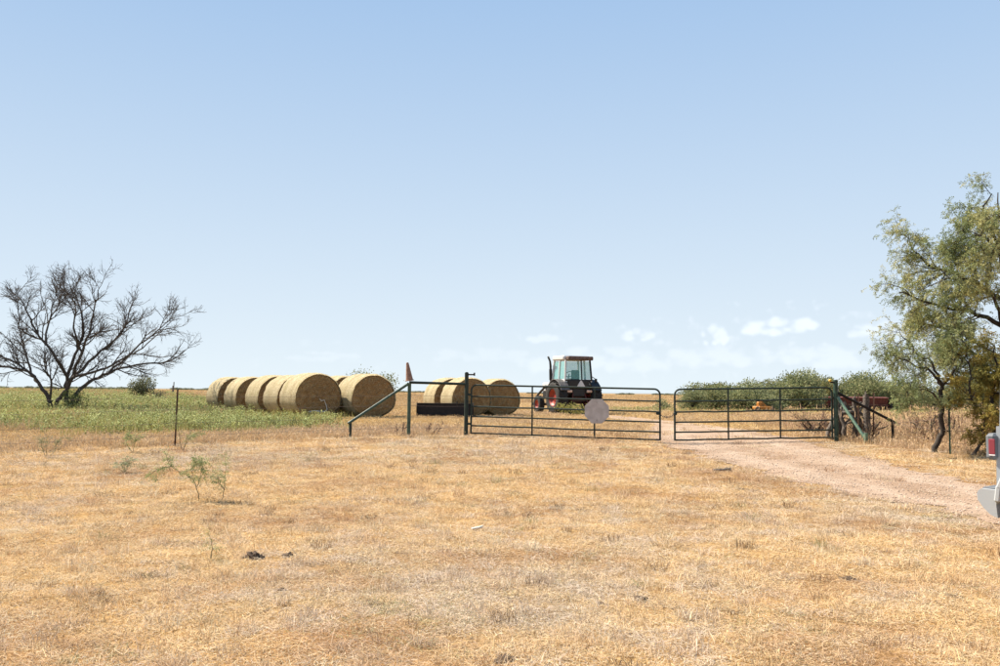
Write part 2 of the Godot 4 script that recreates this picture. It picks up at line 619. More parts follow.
func weed(sd: int, h: float, cols: Array) -> ArrayMesh:
	var rg := RandomNumberGenerator.new()
	rg.seed = sd
	var mb := MB.new()
	for s in 5:
		var a := rg.randf() * TAU
		var p := Vector3(cos(a), 0, sin(a)) * 0.1 * rg.randf()
		var top := p + Vector3(cos(a) * rg.randf() * 0.15, h * rg.randf_range(0.6, 1.0), sin(a) * rg.randf() * 0.15)
		mb.col = cols[0] * 0.8
		mb.blade(p, p.lerp(top, 0.6), top, Vector3(0.004, 0, 0.002))
		for k in 9:
			var q := p.lerp(top, rg.randf_range(0.2, 1.0))
			var b := rg.randf() * TAU
			var d := Vector3(cos(b), rg.randf_range(0.0, 0.9), sin(b)).normalized()
			var l := rg.randf_range(0.05, 0.1)
			mb.col = cols[rg.randi() % cols.size()] * rg.randf_range(0.8, 1.2)
			mb.blade(q, q + d * l * 0.6, q + d * l - Vector3(0, l * 0.2, 0), d.cross(Vector3.UP).normalized() * 0.012)
	return mb.build(true)

func scatter_ground_cover() -> void:
	var rg := RandomNumberGenerator.new()
	rg.seed = 101
	# --- mown straw on the near ground
	var root := Node3D.new()
	root.name = "dry_grass"
	add_child(root)
	tag(root, "dry matted straw covering the mown foreground", "grass", "", "stuff")
	var kinds := 8
	var xf := []
	var cl := []
	for k in kinds:
		xf.append([]); cl.append([])
	for band in [[2.6, 4.2, 300.0, 0.9], [4.2, 7.0, 400.0, 0.9], [7.0, 11.0, 250.0, 1.0], [11.0, 16.0, 130.0, 1.25], [16.0, 25.0, 60.0, 1.6]]:
		var w1: float = 0.66 * band[1] + 1.8
		var count := int(2.0 * w1 * (band[1] - band[0]) * band[2])
		for i in count:
			var d := rg.randf_range(band[0], band[1])
			var x := rg.randf_range(-w1, w1)
			if absf(x) > 0.66 * d + 1.8: continue
			if d > curve_at(FENCE, x) + 1.2: continue
			var rd := on_road(x, d)
			var mid := (curve_at(ROAD_L, d) + curve_at(ROAD_R, d)) * 0.5
			var crown := exp(-pow((x - mid) / 0.35, 2.0)) * sstep(-0.25, 0.3, nz_mid.get_noise_2d(x * 2.0 + 11.0, d * 2.0))
			if rd > 0.15 and rg.randf() < 0.72 + rd * 0.27 - crown * 0.4: continue
			var a := nz_macro.get_noise_2d(x, d)
			var b := nz_mid.get_noise_2d(x, d)
			var f := nz_fine.get_noise_2d(x, d)
			var bare := sstep(0.12, 0.5, f) * 0.6 + sstep(0.15, 0.5, b) * 0.35
			if rg.randf() < bare: continue
			var c := Color(0.76, 0.56, 0.33).lerp(Color(0.68, 0.56, 0.445), sstep(-0.25, 0.45, a * 0.7 + nz_fine.get_noise_2d(x * 0.6 + 30.0, d * 0.6) * 0.7 + rg.randfn() * 0.2))
			var bank := exp(-pow((x - curve_at(ROAD_L, d) + 0.9) / 0.8, 2.0)) * sstep(11.0, 14.0, d) * sstep(0.0, 0.3, b + 0.25)
			c = c.lerp(Color(0.47, 0.30, 0.195), bank * 0.75)
			c = c.lerp(Color(0.53, 0.355, 0.23), sstep(0.0, 0.6, b * 0.75 + f * 0.5 + rg.randfn() * 0.2) * 0.8)
			if rd > 0.3: c = Color(0.42, 0.27, 0.17)
			if rg.randf() < 0.08: c = Color(0.74, 0.64, 0.46)
			if rg.randf() < 0.06: c = Color(0.16, 0.105, 0.065)
			if rg.randf() < 0.008 + 0.06 * sstep(0.2, 0.45, nz_mid.get_noise_2d(x + 50.0, d)): c = Color(0.30, 0.30, 0.15)
			c = c * rg.randf_range(0.85, 1.12)
			var k := rg.randi() % 6
			if k >= 4 and rg.randf() < 0.65: k = rg.randi() % 4
			if rg.randf() < 0.03 + 0.10 * sstep(0.0, 0.4, nz_fine.get_noise_2d(x * 0.9 + 80.0, d * 0.9)): k = 6 + rg.randi() % 2
			var s: float = band[3] * rg.randf_range(0.7, 1.3)
			var bs := Basis(Vector3.UP, rg.randf() * TAU).scaled(Vector3(s, s * rg.randf_range(0.6, 1.3), s))
			xf[k].append(Transform3D(bs, g3(x, -d)))
			cl[k].append(c)
	for k in kinds:
		var me := straw_patch(200 + k, 44, 0.12, 0.018, 0.062, 0.0013, 0.28) if k < 4 else straw_patch(200 + k, 16, 0.13, 0.05, 0.17, 0.0012, 0.25 if k == 4 else 0.6)
		if k >= 6: me = tuft(230 + k, 38, 0.06 + 0.03 * (k - 6), 0.025, 0.085, 0.0016, 1.3, [Color(1.05, 1.03, 1), Color(0.85, 0.82, 0.78), Color(1.15, 1.1, 0.98), Color(0.65, 0.56, 0.48)])
		multi("straw_litter", me, M.blade, xf[k], cl[k], root)
	# --- taller grass beyond the fence: golden, pinkish and green
	var far := Node3D.new()
	far.name = "pasture_grass"
	add_child(far)
	tag(far, "standing dry and green grass of the pasture beyond the fence", "grass", "", "stuff")
	var tx := [[], [], [], [], []]
	var tc := [[], [], [], [], []]
	for band in [[12.0, 24.0, 26.0, 1.0], [24.0, 36.0, 15.0, 1.1], [36.0, 56.0, 6.5, 1.45], [56.0, 95.0, 2.0, 2.1], [95.0, 200.0, 0.42, 3.2], [200.0, 420.0, 0.07, 5.0]]:
		var w1: float = 0.64 * band[1] + 2.0
		var count := int(2.0 * w1 * (band[1] - band[0]) * band[2])
		for i in count:
			var d := rg.randf_range(band[0], band[1])
			var x := rg.randf_range(-w1, w1)
			if absf(x) > 0.64 * d + 2.0 or d < curve_at(FENCE, x) + 0.15: continue
			if on_road(x, d) > 0.1 and rg.randf() < 0.93: continue
			var g := greenness(x, d)
			var a := nz_macro.get_noise_2d(x, d)
			var s: float = band[3] * rg.randf_range(0.7, 1.25)
			var sy := s if d < 60.0 else 0.6 * s
			var k := 0
			var c := Color(0.62, 0.455, 0.235).lerp(Color(0.54, 0.395, 0.25), sstep(-0.3, 0.4, a + rg.randfn() * 0.2))
			if rg.randf() < g * 0.74:
				k = 1 if rg.randf() < 0.5 else 2 + rg.randi() % 2
				c = Color(1, 1, 1) * rg.randf_range(0.75, 1.25)
				c = c.lerp(Color(1.5, 1.2, 0.9), rg.randf() * 0.45 * sstep(-0.2, 0.4, -a))
				if x > 0.0: sy *= 0.4
			elif d < curve_at(FENCE, x) + 3.0:
				sy *= 0.62
				c = c.lerp(Color(0.60, 0.45, 0.32), 0.6)
			else:
				sy *= 0.8
				if x > -1.5 and d < 95.0: sy *= 0.4
				elif x > -12.0 and d < 60.0: sy *= 0.45
			if x > 8.9 and d < 34.0 and d > curve_at(FENCE, x) + 1.0 and d > 20.6 - 2.2 * sstep(9.4, 10.4, x) and rg.randf() < 0.5:
				k = 4
				sy = s * rg.randf_range(0.5, 1.0)
				c = Color(1, 1, 1) * rg.randf_range(0.7, 1.2)
			var bs := Basis(Vector3.UP, rg.randf() * TAU).scaled(Vector3(s, sy, s))
			tx[k].append(Transform3D(bs, g3(x, -d)))
			tc[k].append(c)
	var dry := [Color(1, 1, 1), Color(0.8, 0.78, 0.75), Color(1.05, 0.95, 0.8)]
	multi("dry_tuft", tuft(301, 26, 0.17, 0.1, 0.3, 0.0045, 0.8, dry, true), M.grass, tx[0], tc[0], far)
	multi("green_tuft", tuft(302, 26, 0.17, 0.12, 0.36, 0.006, 0.7, [Color(0.280, 0.297, 0.095), Color(0.370, 0.364, 0.140), Color(0.560, 0.470, 0.235)]), M.grass, tx[1], tc[1], far)
	multi("green_weed", weed(303, 0.4, [Color(0.263, 0.291, 0.101), Color(0.319, 0.336, 0.129), Color(0.230, 0.258, 0.101)]), M.grass, tx[2], tc[2], far)
	multi("green_weed", weed(304, 0.34, [Color(0.258, 0.291, 0.118), Color(0.314, 0.336, 0.146), Color(0.213, 0.246, 0.095)]), M.grass, tx[3], tc[3], far)
	multi("brown_weed", tuft(305, 15, 0.26, 0.15, 0.75, 0.0032, 0.9, [Color(0.42, 0.28, 0.18), Color(0.52, 0.37, 0.235), Color(0.30, 0.19, 0.125), Color(0.58, 0.44, 0.26)], true), M.grass, tx[4], tc[4], far)
	# --- loose stones on the track
	var st := Node3D.new()
	st.name = "gravel"
	add_child(st)
	tag(st, "loose pale gravel strewn over the dirt track", "gravel", "", "stuff")
	var px := [[], []]
	var pc := [[], []]
	for i in 26000:
		var d := 7.0 + 17.0 * pow(rg.randf(), 1.4)
		var x := rg.randf_range(curve_at(ROAD_L, d) - 0.5, curve_at(ROAD_R, d) + 0.3)
		var s := 0.003 + 0.009 * pow(rg.randf(), 5.0)
		var k := rg.randi() % 2
		px[k].append(Transform3D(Basis(Vector3.UP, rg.randf() * TAU).scaled(Vector3(s * rg.randf_range(0.8, 1.6), s * 0.7, s)), g3(x, -d, 0.012)))
		var c := Color(0.50, 0.36, 0.265).lerp(Color(0.60, 0.49, 0.40), rg.randf()).lerp(Color(0.24, 0.15, 0.10), 0.7 if rg.randf() < 0.15 else 0.0)
		pc[k].append(c)
	for k in 2:
		multi("stones", lump(400 + k, 1.0, 0.35, 1), vmat(0.95), px[k], pc[k], st)

# an uneven lump round the origin
func lump(sd: int, r: float, rough: float, level: int, squash := 1.0) -> ArrayMesh:
	return lump_mb(sd, r, rough, level, squash).build(true)

func lump_mb(sd: int, r: float, rough: float, level: int, squash := 1.0, at := Vector3.ZERO, mb: MB = null) -> MB:
	var fn := FastNoiseLite.new()
	fn.seed = sd
	fn.frequency = 0.9
	fn.fractal_octaves = 3
	if mb == null: mb = MB.new()
	var rings := 4 * level + 1
	var seg := 6 * level
	var k0 := mb.v.size()
	for j in rings + 1:
		var th := PI * j / rings
		for i in seg:
			var ph := TAU * i / seg
			var d := Vector3(sin(th) * cos(ph), cos(th), sin(th) * sin(ph))
			var q := r * (1.0 + rough * fn.get_noise_3dv(d * 1.7) * 1.6)
			mb.v.append(at + Vector3(d.x * q, d.y * q * squash, d.z * q))
			mb.n.append(Vector3(d.x, d.y / squash, d.z).normalized())
			mb.c.append(mb.col)
	for j in rings:
		for i in seg:
			var a := k0 + j * seg + i
			var b := k0 + j * seg + (i + 1) % seg
			mb.ix.append_array([a, a + seg, b, b, a + seg, b + seg])
	return mb

# ------------------------------------------------------------------ plants
func wander(rg: RandomNumberGenerator, a: Vector3, dir: Vector3, l: float, seg: int, kink: float, lift: float) -> Array:
	var p := [a]
	var d := dir.normalized()
	for i in seg:
		d = (d + Vector3(rg.randfn(), rg.randfn(), rg.randfn()) * kink + Vector3(0, lift, 0)).normalized()
		p.append(p[-1] + d * l / seg)
	return p

func smooth_path(pts: Array, per: int, rg: RandomNumberGenerator, jit: float) -> Array:
	var out := []
	for i in pts.size() - 1:
		var a: Vector3 = pts[maxi(i - 1, 0)]
		var b: Vector3 = pts[i]
		var c: Vector3 = pts[i + 1]
		var d: Vector3 = pts[mini(i + 2, pts.size() - 1)]
		for k in per:
			var q := b.cubic_interpolate(c, a, d, float(k) / per)
			if i + k > 0: q += Vector3(rg.randfn(), rg.randfn(), rg.randfn()) * jit
			out.append(q)
	out.append(pts[-1])
	return out

func taper(n: int, r0: float, r1: float, pw := 1.0) -> Array:
	var o := []
	for i in n: o.append(lerpf(r0, r1, pow(float(i) / (n - 1), pw)))
	return o

# side branches on a path; tips receives [position, direction] of the last order
func ramify(mb: MB, rg: RandomNumberGenerator, path: Array, rad: Array, order: int, cfg: Array, tips: Array) -> void:
	if order >= cfg.size(): return
	var c: Dictionary = cfg[order]
	var n := path.size()
	for i in int(c.n * rg.randf_range(0.8, 1.2)):
		var f := lerpf(c.from, 1.0, rg.randf())
		var k := clampi(int(f * (n - 1)), 0, n - 2)
		var fr := f * (n - 1) - k
		var p: Vector3 = path[k].lerp(path[k + 1], fr)
		var t: Vector3 = (path[k + 1] - path[k]).normalized()
		var side := t.cross(Vector3(rg.randfn(), rg.randfn(), rg.randfn())).normalized()
		var ang := deg_to_rad(rg.randf_range(c.a0, c.a1))
		var dir := t * cos(ang) + side * sin(ang)
		var l: float = c.l * rg.randf_range(0.5, 1.25) * (1.15 - 0.5 * f)
		var r0: float = minf(lerpf(rad[k], rad[k + 1], fr) * 0.75, c.r)
		var q := wander(rg, p, dir, l, c.seg, c.kink, c.lift)
		var rr := taper(q.size(), r0, maxf(c.r1, 0.003))
		mb.tube(q, rr, c.sides, false)
		if order == cfg.size() - 1:
			for w in range(1, q.size()):
				tips.append([q[w], (q[w] - q[w - 1]).normalized()])
		ramify(mb, rg, q, rr, order + 1, cfg, tips)

# a feathery leaf: narrow leaflets in pairs along a drooping stalk
func frond(mb: MB, rg: RandomNumberGenerator, p: Vector3, dir: Vector3, l: float, leaf: float, pairs: int, droop: float, col: Color) -> void:
	var d := dir.normalized()
	var q := p
	for i in pairs:
		d = (d + Vector3(0, -droop, 0) / pairs).normalized()
		q += d * l / pairs
		var s := d.cross(Vector3(rg.randfn(), rg.randfn(), rg.randfn())).normalized()
		for sg in [-1.0, 1.0]:
			var e: Vector3 = (s * sg + d * 0.6 + Vector3(0, -0.35, 0)).normalized()
			var w := e.cross(Vector3(rg.randfn(), rg.randfn(), rg.randfn())).normalized() * leaf * 0.16
			mb.col = col * rg.randf_range(0.75, 1.25)
			var t := q + e * leaf * rg.randf_range(0.7, 1.2)
			var m := q.lerp(t, 0.5)
			var nr := w.cross(t - q).normalized()
			if nr.y < 0: nr = -nr
			var k := mb.v.size()
			mb.v.append(q); mb.v.append(m + w); mb.v.append(t); mb.v.append(m - w)
			for z in 4:
				mb.n.append(nr)
				mb.c.append(mb.col)
			if (m + w - q).cross(t - q).dot(nr) > 0.0:
				mb.ix.append_array([k, k + 2, k + 1, k, k + 3, k + 2])
			else:
				mb.ix.append_array([k, k + 1, k + 2, k, k + 2, k + 3])

func bush_parts(sd: int, w: float, h: float, leaves: int, leaf: float, cols: Array, root: Node3D, open := 0.15) -> void:
	var rg := RandomNumberGenerator.new()
	rg.seed = sd
	var stems := MB.new()
	var crown := MB.new()
	var lobes := []
	var nl := 11
	for i in nl:
		var a := TAU * i / nl + rg.randf() * 0.5
		var rr := w * 0.5 * sqrt(rg.randf()) * 0.8
		var hh := h * rg.randf_range(0.28, 0.82) * (1.0 - 0.28 * rr / (w * 0.5))
		lobes.append([Vector3(cos(a) * rr, hh, sin(a) * rr), w * rg.randf_range(0.13, 0.24), h * rg.randf_range(0.13, 0.22), rg.randf_range(0.8, 1.15)])
		var q := smooth_path([Vector3(rg.randfn() * 0.08, -0.05, rg.randfn() * 0.08), Vector3(cos(a) * rr * 0.35, hh * 0.5, sin(a) * rr * 0.35), lobes[-1][0]], 3, rg, 0.03)
		stems.tube(q, taper(q.size(), 0.05, 0.012), 5, false)
	for i in leaves:
		var lb: Array = lobes[rg.randi() % nl]
		var d := Vector3(rg.randfn(), rg.randfn(), rg.randfn()).normalized()
		var rad := pow(rg.randf(), 0.45) * (1.0 + absf(rg.randfn()) * open)
		var p: Vector3 = lb[0] + Vector3(d.x * lb[1], d.y * lb[2], d.z * lb[1]) * rad * 1.25
		if p.y < 0.04: p.y = rg.randf() * 0.3
		var e := (d + Vector3(rg.randfn(), rg.randfn() + 0.2, rg.randfn()) * 0.8).normalized()
		var s := e.cross(Vector3(rg.randfn(), rg.randfn(), rg.randfn())).normalized() * leaf * 0.28
		var c: Color = cols[rg.randi() % cols.size()]
		crown.col = c * rg.randf_range(0.75, 1.2) * lb[3]
		var l := leaf * rg.randf_range(0.7, 1.4)
		var nr := s.cross(e).normalized()
		crown.quad(p, p + e * l * 0.5 + s, p + e * l, p + e * l * 0.5 - s, nr if nr.y > 0 else -nr)
	part("trunk", stems, M.bark, root)
	part("crown", crown, M.leaf, root, true)

func build_far_plants() -> void:
	var g1 := [Color(0.201, 0.224, 0.098), Color(0.259, 0.265, 0.127), Color(0.161, 0.184, 0.081), Color(0.322, 0.299, 0.149)]
	var g2 := [Color(0.236, 0.259, 0.127), Color(0.310, 0.310, 0.167), Color(0.196, 0.218, 0.109)]
	var g3c := [Color(0.20, 0.185, 0.07), Color(0.155, 0.165, 0.06), Color(0.235, 0.20, 0.085)]
	# the thicket: [x, depth, height scale, width scale, variant]
	var protos := []
	for k in 6:
		var o := Node3D.new()
		o.name = "mesquite_bush"
		bush_parts(500 + k, 3.6, 2.3, 6500, 0.14, [g1, g2, g1, g3c, g2, g1][k], o, 0.2)
		protos.append(o)
	var spots := [[13.2, 58.5, 0.66, 0.7, 1, "small rounded mesquite bush at the open end of the thicket"], [15.4, 60.5, 0.92, 0.95, 0, "mesquite bush with dark shaded foot, just inside the gate's first upright"],
		[18.0, 60.0, 0.98, 1.05, 4, "broad green mesquite bush left of the orange implement"], [20.6, 62.5, 1.0, 1.05, 2, "mesquite bush directly behind the orange implement"],
		[22.9, 64.5, 1.3, 1.0, 1, "tallest pale mesquite bush in the middle of the thicket"], [25.4, 69.5, 1.12, 1.0, 3, "yellowish mesquite bush behind the red implement"],
		[27.8, 71.5, 1.34, 1.1, 0, "tall mesquite bush behind the gate's hinge post"], [30.4, 70.5, 1.24, 1.1, 5, "mesquite bush showing above the dark pipe brace"],
		[33.0, 71.0, 1.2, 1.1, 2, "mesquite bush behind the weathered fence posts"], [35.8, 70.0, 1.25, 1.1, 4, "mesquite bush above the foot of the dark pipe brace"],
		[38.6, 69.0, 1.35, 1.1, 1, "mesquite bush seen behind the leaning young trunk"], [41.6, 68.0, 1.3, 1.2, 0, "mesquite bush beyond the green fence post"], [44.8, 67.0, 1.4, 1.2, 3, "mesquite bush deep behind the yellowing shrub"],
		[17.0, 68.0, 1.12, 1.1, 5, "second-row mesquite bush at the thicket's low end"], [21.6, 70.5, 1.24, 1.15, 0, "second-row mesquite bush rising behind the orange implement"], [29.0, 78.0, 1.5, 1.2, 4, "rearmost mesquite bush between hinge post and brace"], [33.9, 78.5, 1.46, 1.25, 1, "rearmost mesquite bush above the weathered posts"]]
	for s in spots:
		var o: Node3D = protos[s[4]].duplicate()
		o.name = numbered("mesquite_bush")
		add_child(o)
		o.position = g3(s[0], -s[1], -0.03)
		o.rotation.y = s[0] * 1.7
		o.scale = Vector3(s[3], s[2], s[3])
		tag(o, s[5], "bush", "mesquite thicket beyond the gate")
	for p in protos: p.free()
	# lone bushes
	var b := thing("lone_bush", "lone grey-green bush on the horizon right of the bare tree", "bush", g3(-38.6, -92.0, -0.05))
	bush_parts(520, 2.5, 2.9, 2600, 0.17, [Color(0.17, 0.17, 0.09), Color(0.13, 0.14, 0.075), Color(0.2, 0.19, 0.11)], b, 0.15)
	b = thing("lone_bush", "low leafless bush beside the lone grey-green bush", "bush", g3(-37.0, -92.5, -0.05))
	bush_parts(521, 1.6, 1.3, 500, 0.12, [Color(0.13, 0.12, 0.09), Color(0.16, 0.15, 0.10)], b, 0.3)
	b = thing("mesquite_tree", "leafy green tree poking up behind the hay bales", "tree", g3(-8.3, -54.0, -0.05))
	bush_parts(522, 3.0, 2.75, 4200, 0.12, g2, b, 0.35)
	b = thing("weedy_bush", "leafy yellow-green weed clump behind the tractor's drawbar", "bush", g3(3.62, -42.0, -0.03))
	bush_parts(523, 1.5, 0.72, 900, 0.09, [Color(0.27, 0.26, 0.075), Color(0.2, 0.21, 0.07), Color(0.33, 0.29, 0.1)], b, 0.3)
	b = thing("weedy_bush", "small round bush in the field behind the gates' meeting point", "bush", g3(12.0, -62.5, -0.03))
	bush_parts(524, 1.4, 0.85, 700, 0.1, g2, b, 0.3)
	b = thing("sucker_shoots", "leafy green shoots at the foot of the bare tree", "shoots", g3(-19.05, -38.2, -0.03))
	bush_parts(525, 1.0, 1.25, 900, 0.075, [Color(0.14, 0.17, 0.06), Color(0.19, 0.21, 0.08)], b, 0.35)
	for e in [[9.75, -22.6, 526, "leafless reddish-brown brush behind the short dark stub post"], [10.9, -21.6, 527, "leafless reddish-brown brush behind the leaning young trunk"], [12.0, -22.9, 528, "leafless brown brush behind the green fence post"], [8.75, -23.6, 529, "dry brown brush behind the weathered posts"]]:
		b = thing("dry_brush", e[3], "bush", g3(e[0], e[1], -0.05), 0.0, "dry brush along the fence")
		bush_parts(e[2], 1.5, 0.95, 420, 0.05, [Color(0.30, 0.18, 0.11), Color(0.38, 0.25, 0.14), Color(0.22, 0.2, 0.09)], b, 0.4)
		var tw := MB.new()
		var rq := RandomNumberGenerator.new()
		rq.seed = e[2]
		for i in 26:
			var an := rq.randf() * TAU
			var pt := wander(rq, Vector3(cos(an) * 0.15, 0, sin(an) * 0.15), Vector3(cos(an) * rq.randf(), 1.1, sin(an) * rq.randf()), rq.randf_range(0.5, 1.05), 5, 0.16, 0.0)
			var rr := taper(6, 0.008, 0.004)
			tw.tube(pt, rr, 4, false)
			ramify(tw, rq, pt, rr, 0, [{n = 6, from = 0.3, a0 = 20.0, a1 = 60.0, l = 0.35, r = 0.005, r1 = 0.003, seg = 3, kink = 0.2, lift = 0.05, sides = 3}], [])
		part("twigs", tw, mat(0.17, 0.105, 0.075, 0.95), b).set_meta("kind", "stuff")
	# a far line of trees on the horizon
	var fl := Node3D.new()
	fl.name = "distant_treeline"
	add_child(fl)
	tag(fl, "thin far-off line of trees along the horizon", "woods", "", "stuff")
	var rg := RandomNumberGenerator.new()
	rg.seed = 55
	var xs := []
	var cs := []
	for i in 900:
		var an := rg.randf_range(-0.72, 0.72)
		var dd := rg.randf_range(1050.0, 1500.0)
		var x := tan(an) * dd
		if nz_macro.get_noise_2d(an * 160.0, 4.0) < -0.1 - 0.25 * float(an < 0.0): continue
		var s := rg.randf_range(1.4, 3.2) * (1.1 if an < -0.2 else 0.7)
		xs.append(Transform3D(Basis(Vector3.UP, rg.randf() * TAU).scaled(Vector3(s * 1.9, s * 0.8, s * 1.9)), Vector3(x, s * 0.3, -dd)))
		cs.append(Color(0.19, 0.20, 0.13) * rg.randf_range(0.7, 1.2))
	var lm := MB.new()
	rg.seed = 56
	for i in 260:
		var d := Vector3(rg.randfn(), rg.randfn(), rg.randfn()).normalized() * pow(rg.randf(), 0.4)
		if d.y < -0.4: d.y *= 0.5
		var e := Vector3(rg.randfn(), rg.randfn(), rg.randfn()).normalized()
		var f := e.cross(Vector3(rg.randfn(), 1, rg.randfn())).normalized()
		lm.col = Color(1, 1, 1) * rg.randf_range(0.7, 1.3)
		var nn := e.cross(f).normalized()
		lm.quad(d, d + e * 0.22 + f * 0.1, d + e * 0.4, d + e * 0.22 - f * 0.1, nn if nn.y > 0 else -nn)
	multi("tree_crowns", lm.build(true), M.leaf, xs, cs, fl)

func build_dead_tree() -> void:
	var o := thing("bare_tree", "large leafless tree with dark spreading limbs in the green field", "tree", g3(-19.75, -38.6, 0.0))
	o.scale = Vector3(0.775, 0.785, 0.775)
	var rg := RandomNumberGenerator.new()
	rg.seed = 611
	var mb := MB.new()
	# limbs in metres from the foot (x right, y up, z towards the viewer)
	var limbs := [
		[[[-0.55, -0.1, 0.1], [-0.7, 0.75, 0.15], [-1.25, 1.6, 0.3], [-1.95, 2.4, 0.4], [-2.9, 3.0, 0.5], [-4.2, 3.5, 0.7]], 0.17],
		[[[-0.7, 0.75, 0.15], [-0.42, 1.75, 0.5], [-0.62, 2.35, 0.9], [-0.5, 3.1, 1.3]], 0.08],
		[[[-0.32, -0.1, 0.2], [-0.2, 0.7, 0.25], [0.4, 1.35, 0.3], [0.8, 2.0, 0.5], [2.5, 2.45, 0.9], [4.0, 3.1, 1.2], [5.1, 3.7, 1.5], [6.4, 4.7, 1.8]], 0.15],
		[[[0.15, -0.1, -0.1], [0.1, 1.1, -0.2], [0.05, 2.1, -0.3], [0.3, 3.4, -0.6], [0.55, 4.7, -1.0], [0.1, 6.2, -1.3], [-0.45, 7.2, -1.5]], 0.17],
		[[[0.42, -0.1, 0.0], [0.6, 0.9, -0.1], [1.3, 1.75, -0.4], [2.2, 2.35, -0.9], [3.6, 2.85, -1.4], [5.3, 3.1, -1.9], [6.3, 3.8, -2.1]], 0.16],
		[[[0.05, 2.1, -0.3], [-0.65, 3.4, 0.1], [-1.5, 4.7, 0.5], [-2.0, 5.9, 0.8], [-2.4, 6.8, 1.0]], 0.11],
		[[[0.1, 1.4, -0.2], [0.95, 3.2, 0.2], [1.6, 4.6, 0.5], [2.0, 5.9, 0.8], [2.3, 7.15, 1.0]], 0.12],
		[[[0.8, 2.0, 0.5], [1.9, 3.3, 0.2], [2.9, 4.4, -0.2], [3.4, 5.4, -0.4], [3.5, 6.3, -0.6]], 0.10],
		[[[-1.25, 1.6, 0.3], [-2.1, 2.3, -0.4], [-2.9, 3.7, -0.9], [-3.5, 5.0, -1.3], [-3.7, 6.2, -1.5]], 0.10],
		[[[-1.0, 3.95, 0.3], [-1.3, 5.2, -0.4], [-1.0, 6.3, -0.9], [-0.9, 7.3, -1.2]], 0.07],
		[[[1.1, 3.5, 0.2], [0.9, 4.9, 1.0], [1.2, 6.1, 1.4], [1.0, 7.2, 1.7]], 0.07],
		[[[2.2, 2.35, -0.9], [3.2, 3.8, -1.9], [4.4, 4.9, -2.4], [5.1, 5.8, -2.8]], 0.08],
		[[[-1.95, 2.4, 0.4], [-2.9, 2.6, 1.3], [-4.0, 2.5, 1.9], [-4.9, 2.9, 2.2]], 0.07],
	]
	var cfg := [
		{n = 12, from = 0.28, a0 = 20.0, a1 = 55.0, l = 2.1, r = 0.04, r1 = 0.012, seg = 7, kink = 0.13, lift = 0.06, sides = 5},
		{n = 8, from = 0.2, a0 = 22.0, a1 = 62.0, l = 1.0, r = 0.021, r1 = 0.009, seg = 5, kink = 0.16, lift = 0.05, sides = 4},
		{n = 5, from = 0.2, a0 = 25.0, a1 = 68.0, l = 0.45, r = 0.009, r1 = 0.005, seg = 3, kink = 0.2, lift = 0.04, sides = 3}]
	var tips := []
	var trunk := MB.new()
	for l in limbs:
		var pts := []
		for q in l[0]: pts.append(Vector3(q[0], q[1], q[2]))
		var path := smooth_path(pts, 4, rg, 0.03)
		var rad := taper(path.size(), l[1], 0.02, 0.75)
		trunk.tube(path, rad, 8, false)
		ramify(mb, rg, path, rad, 0, cfg, tips)
	part("trunk", trunk, M.dead_bark, o)
	part("crown", mb, M.dead_bark, o)

func leafy_tree(o: Node3D, limbs: Array, cfg: Array, sd: int, per_tip: float, flen: float, leaf: float, cols: Array, droop: float) -> void:
	var rg := RandomNumberGenerator.new()
	rg.seed = sd
	var trunk := MB.new()
	var twigs := MB.new()
	var crown := MB.new()
	var tips := []
	for l in limbs:
		var path := smooth_path(l[0], 4, rg, 0.025)
		var rad := taper(path.size(), l[1], l[2], 0.8)
		trunk.tube(path, rad, 9, true)
		if l[3]: ramify(twigs, rg, path, rad, 0, cfg, tips)
	for t in tips:
		var k := int(per_tip) + int(rg.randf() < per_tip - int(per_tip))
		var patch := nz_mid.get_noise_3dv(t[0] * 1.5 + o.position)
		for i in k:
			var d: Vector3 = t[1] * 0.7 + Vector3(rg.randfn(), rg.randfn() * 0.7, rg.randfn()) * 0.8
			var c: Color = cols[clampi(int((patch + 0.5) * cols.size() + rg.randfn() * 0.7), 0, cols.size() - 1)]
			frond(crown, rg, t[0] + Vector3(rg.randfn(), rg.randfn(), rg.randfn()) * 0.05, d, flen * rg.randf_range(0.7, 1.3), leaf, 7, droop, c)
	part("trunk", trunk, M.bark, o)
	if twigs.v.size(): part("branches", twigs, M.bark, o).set_meta("kind", "stuff")
	part("crown", crown, M.leaf, o, true)

func v3(a: Array) -> Array:
	var o := []
	for q in a: o.append(Vector3(q[0], q[1], q[2]))
	return o

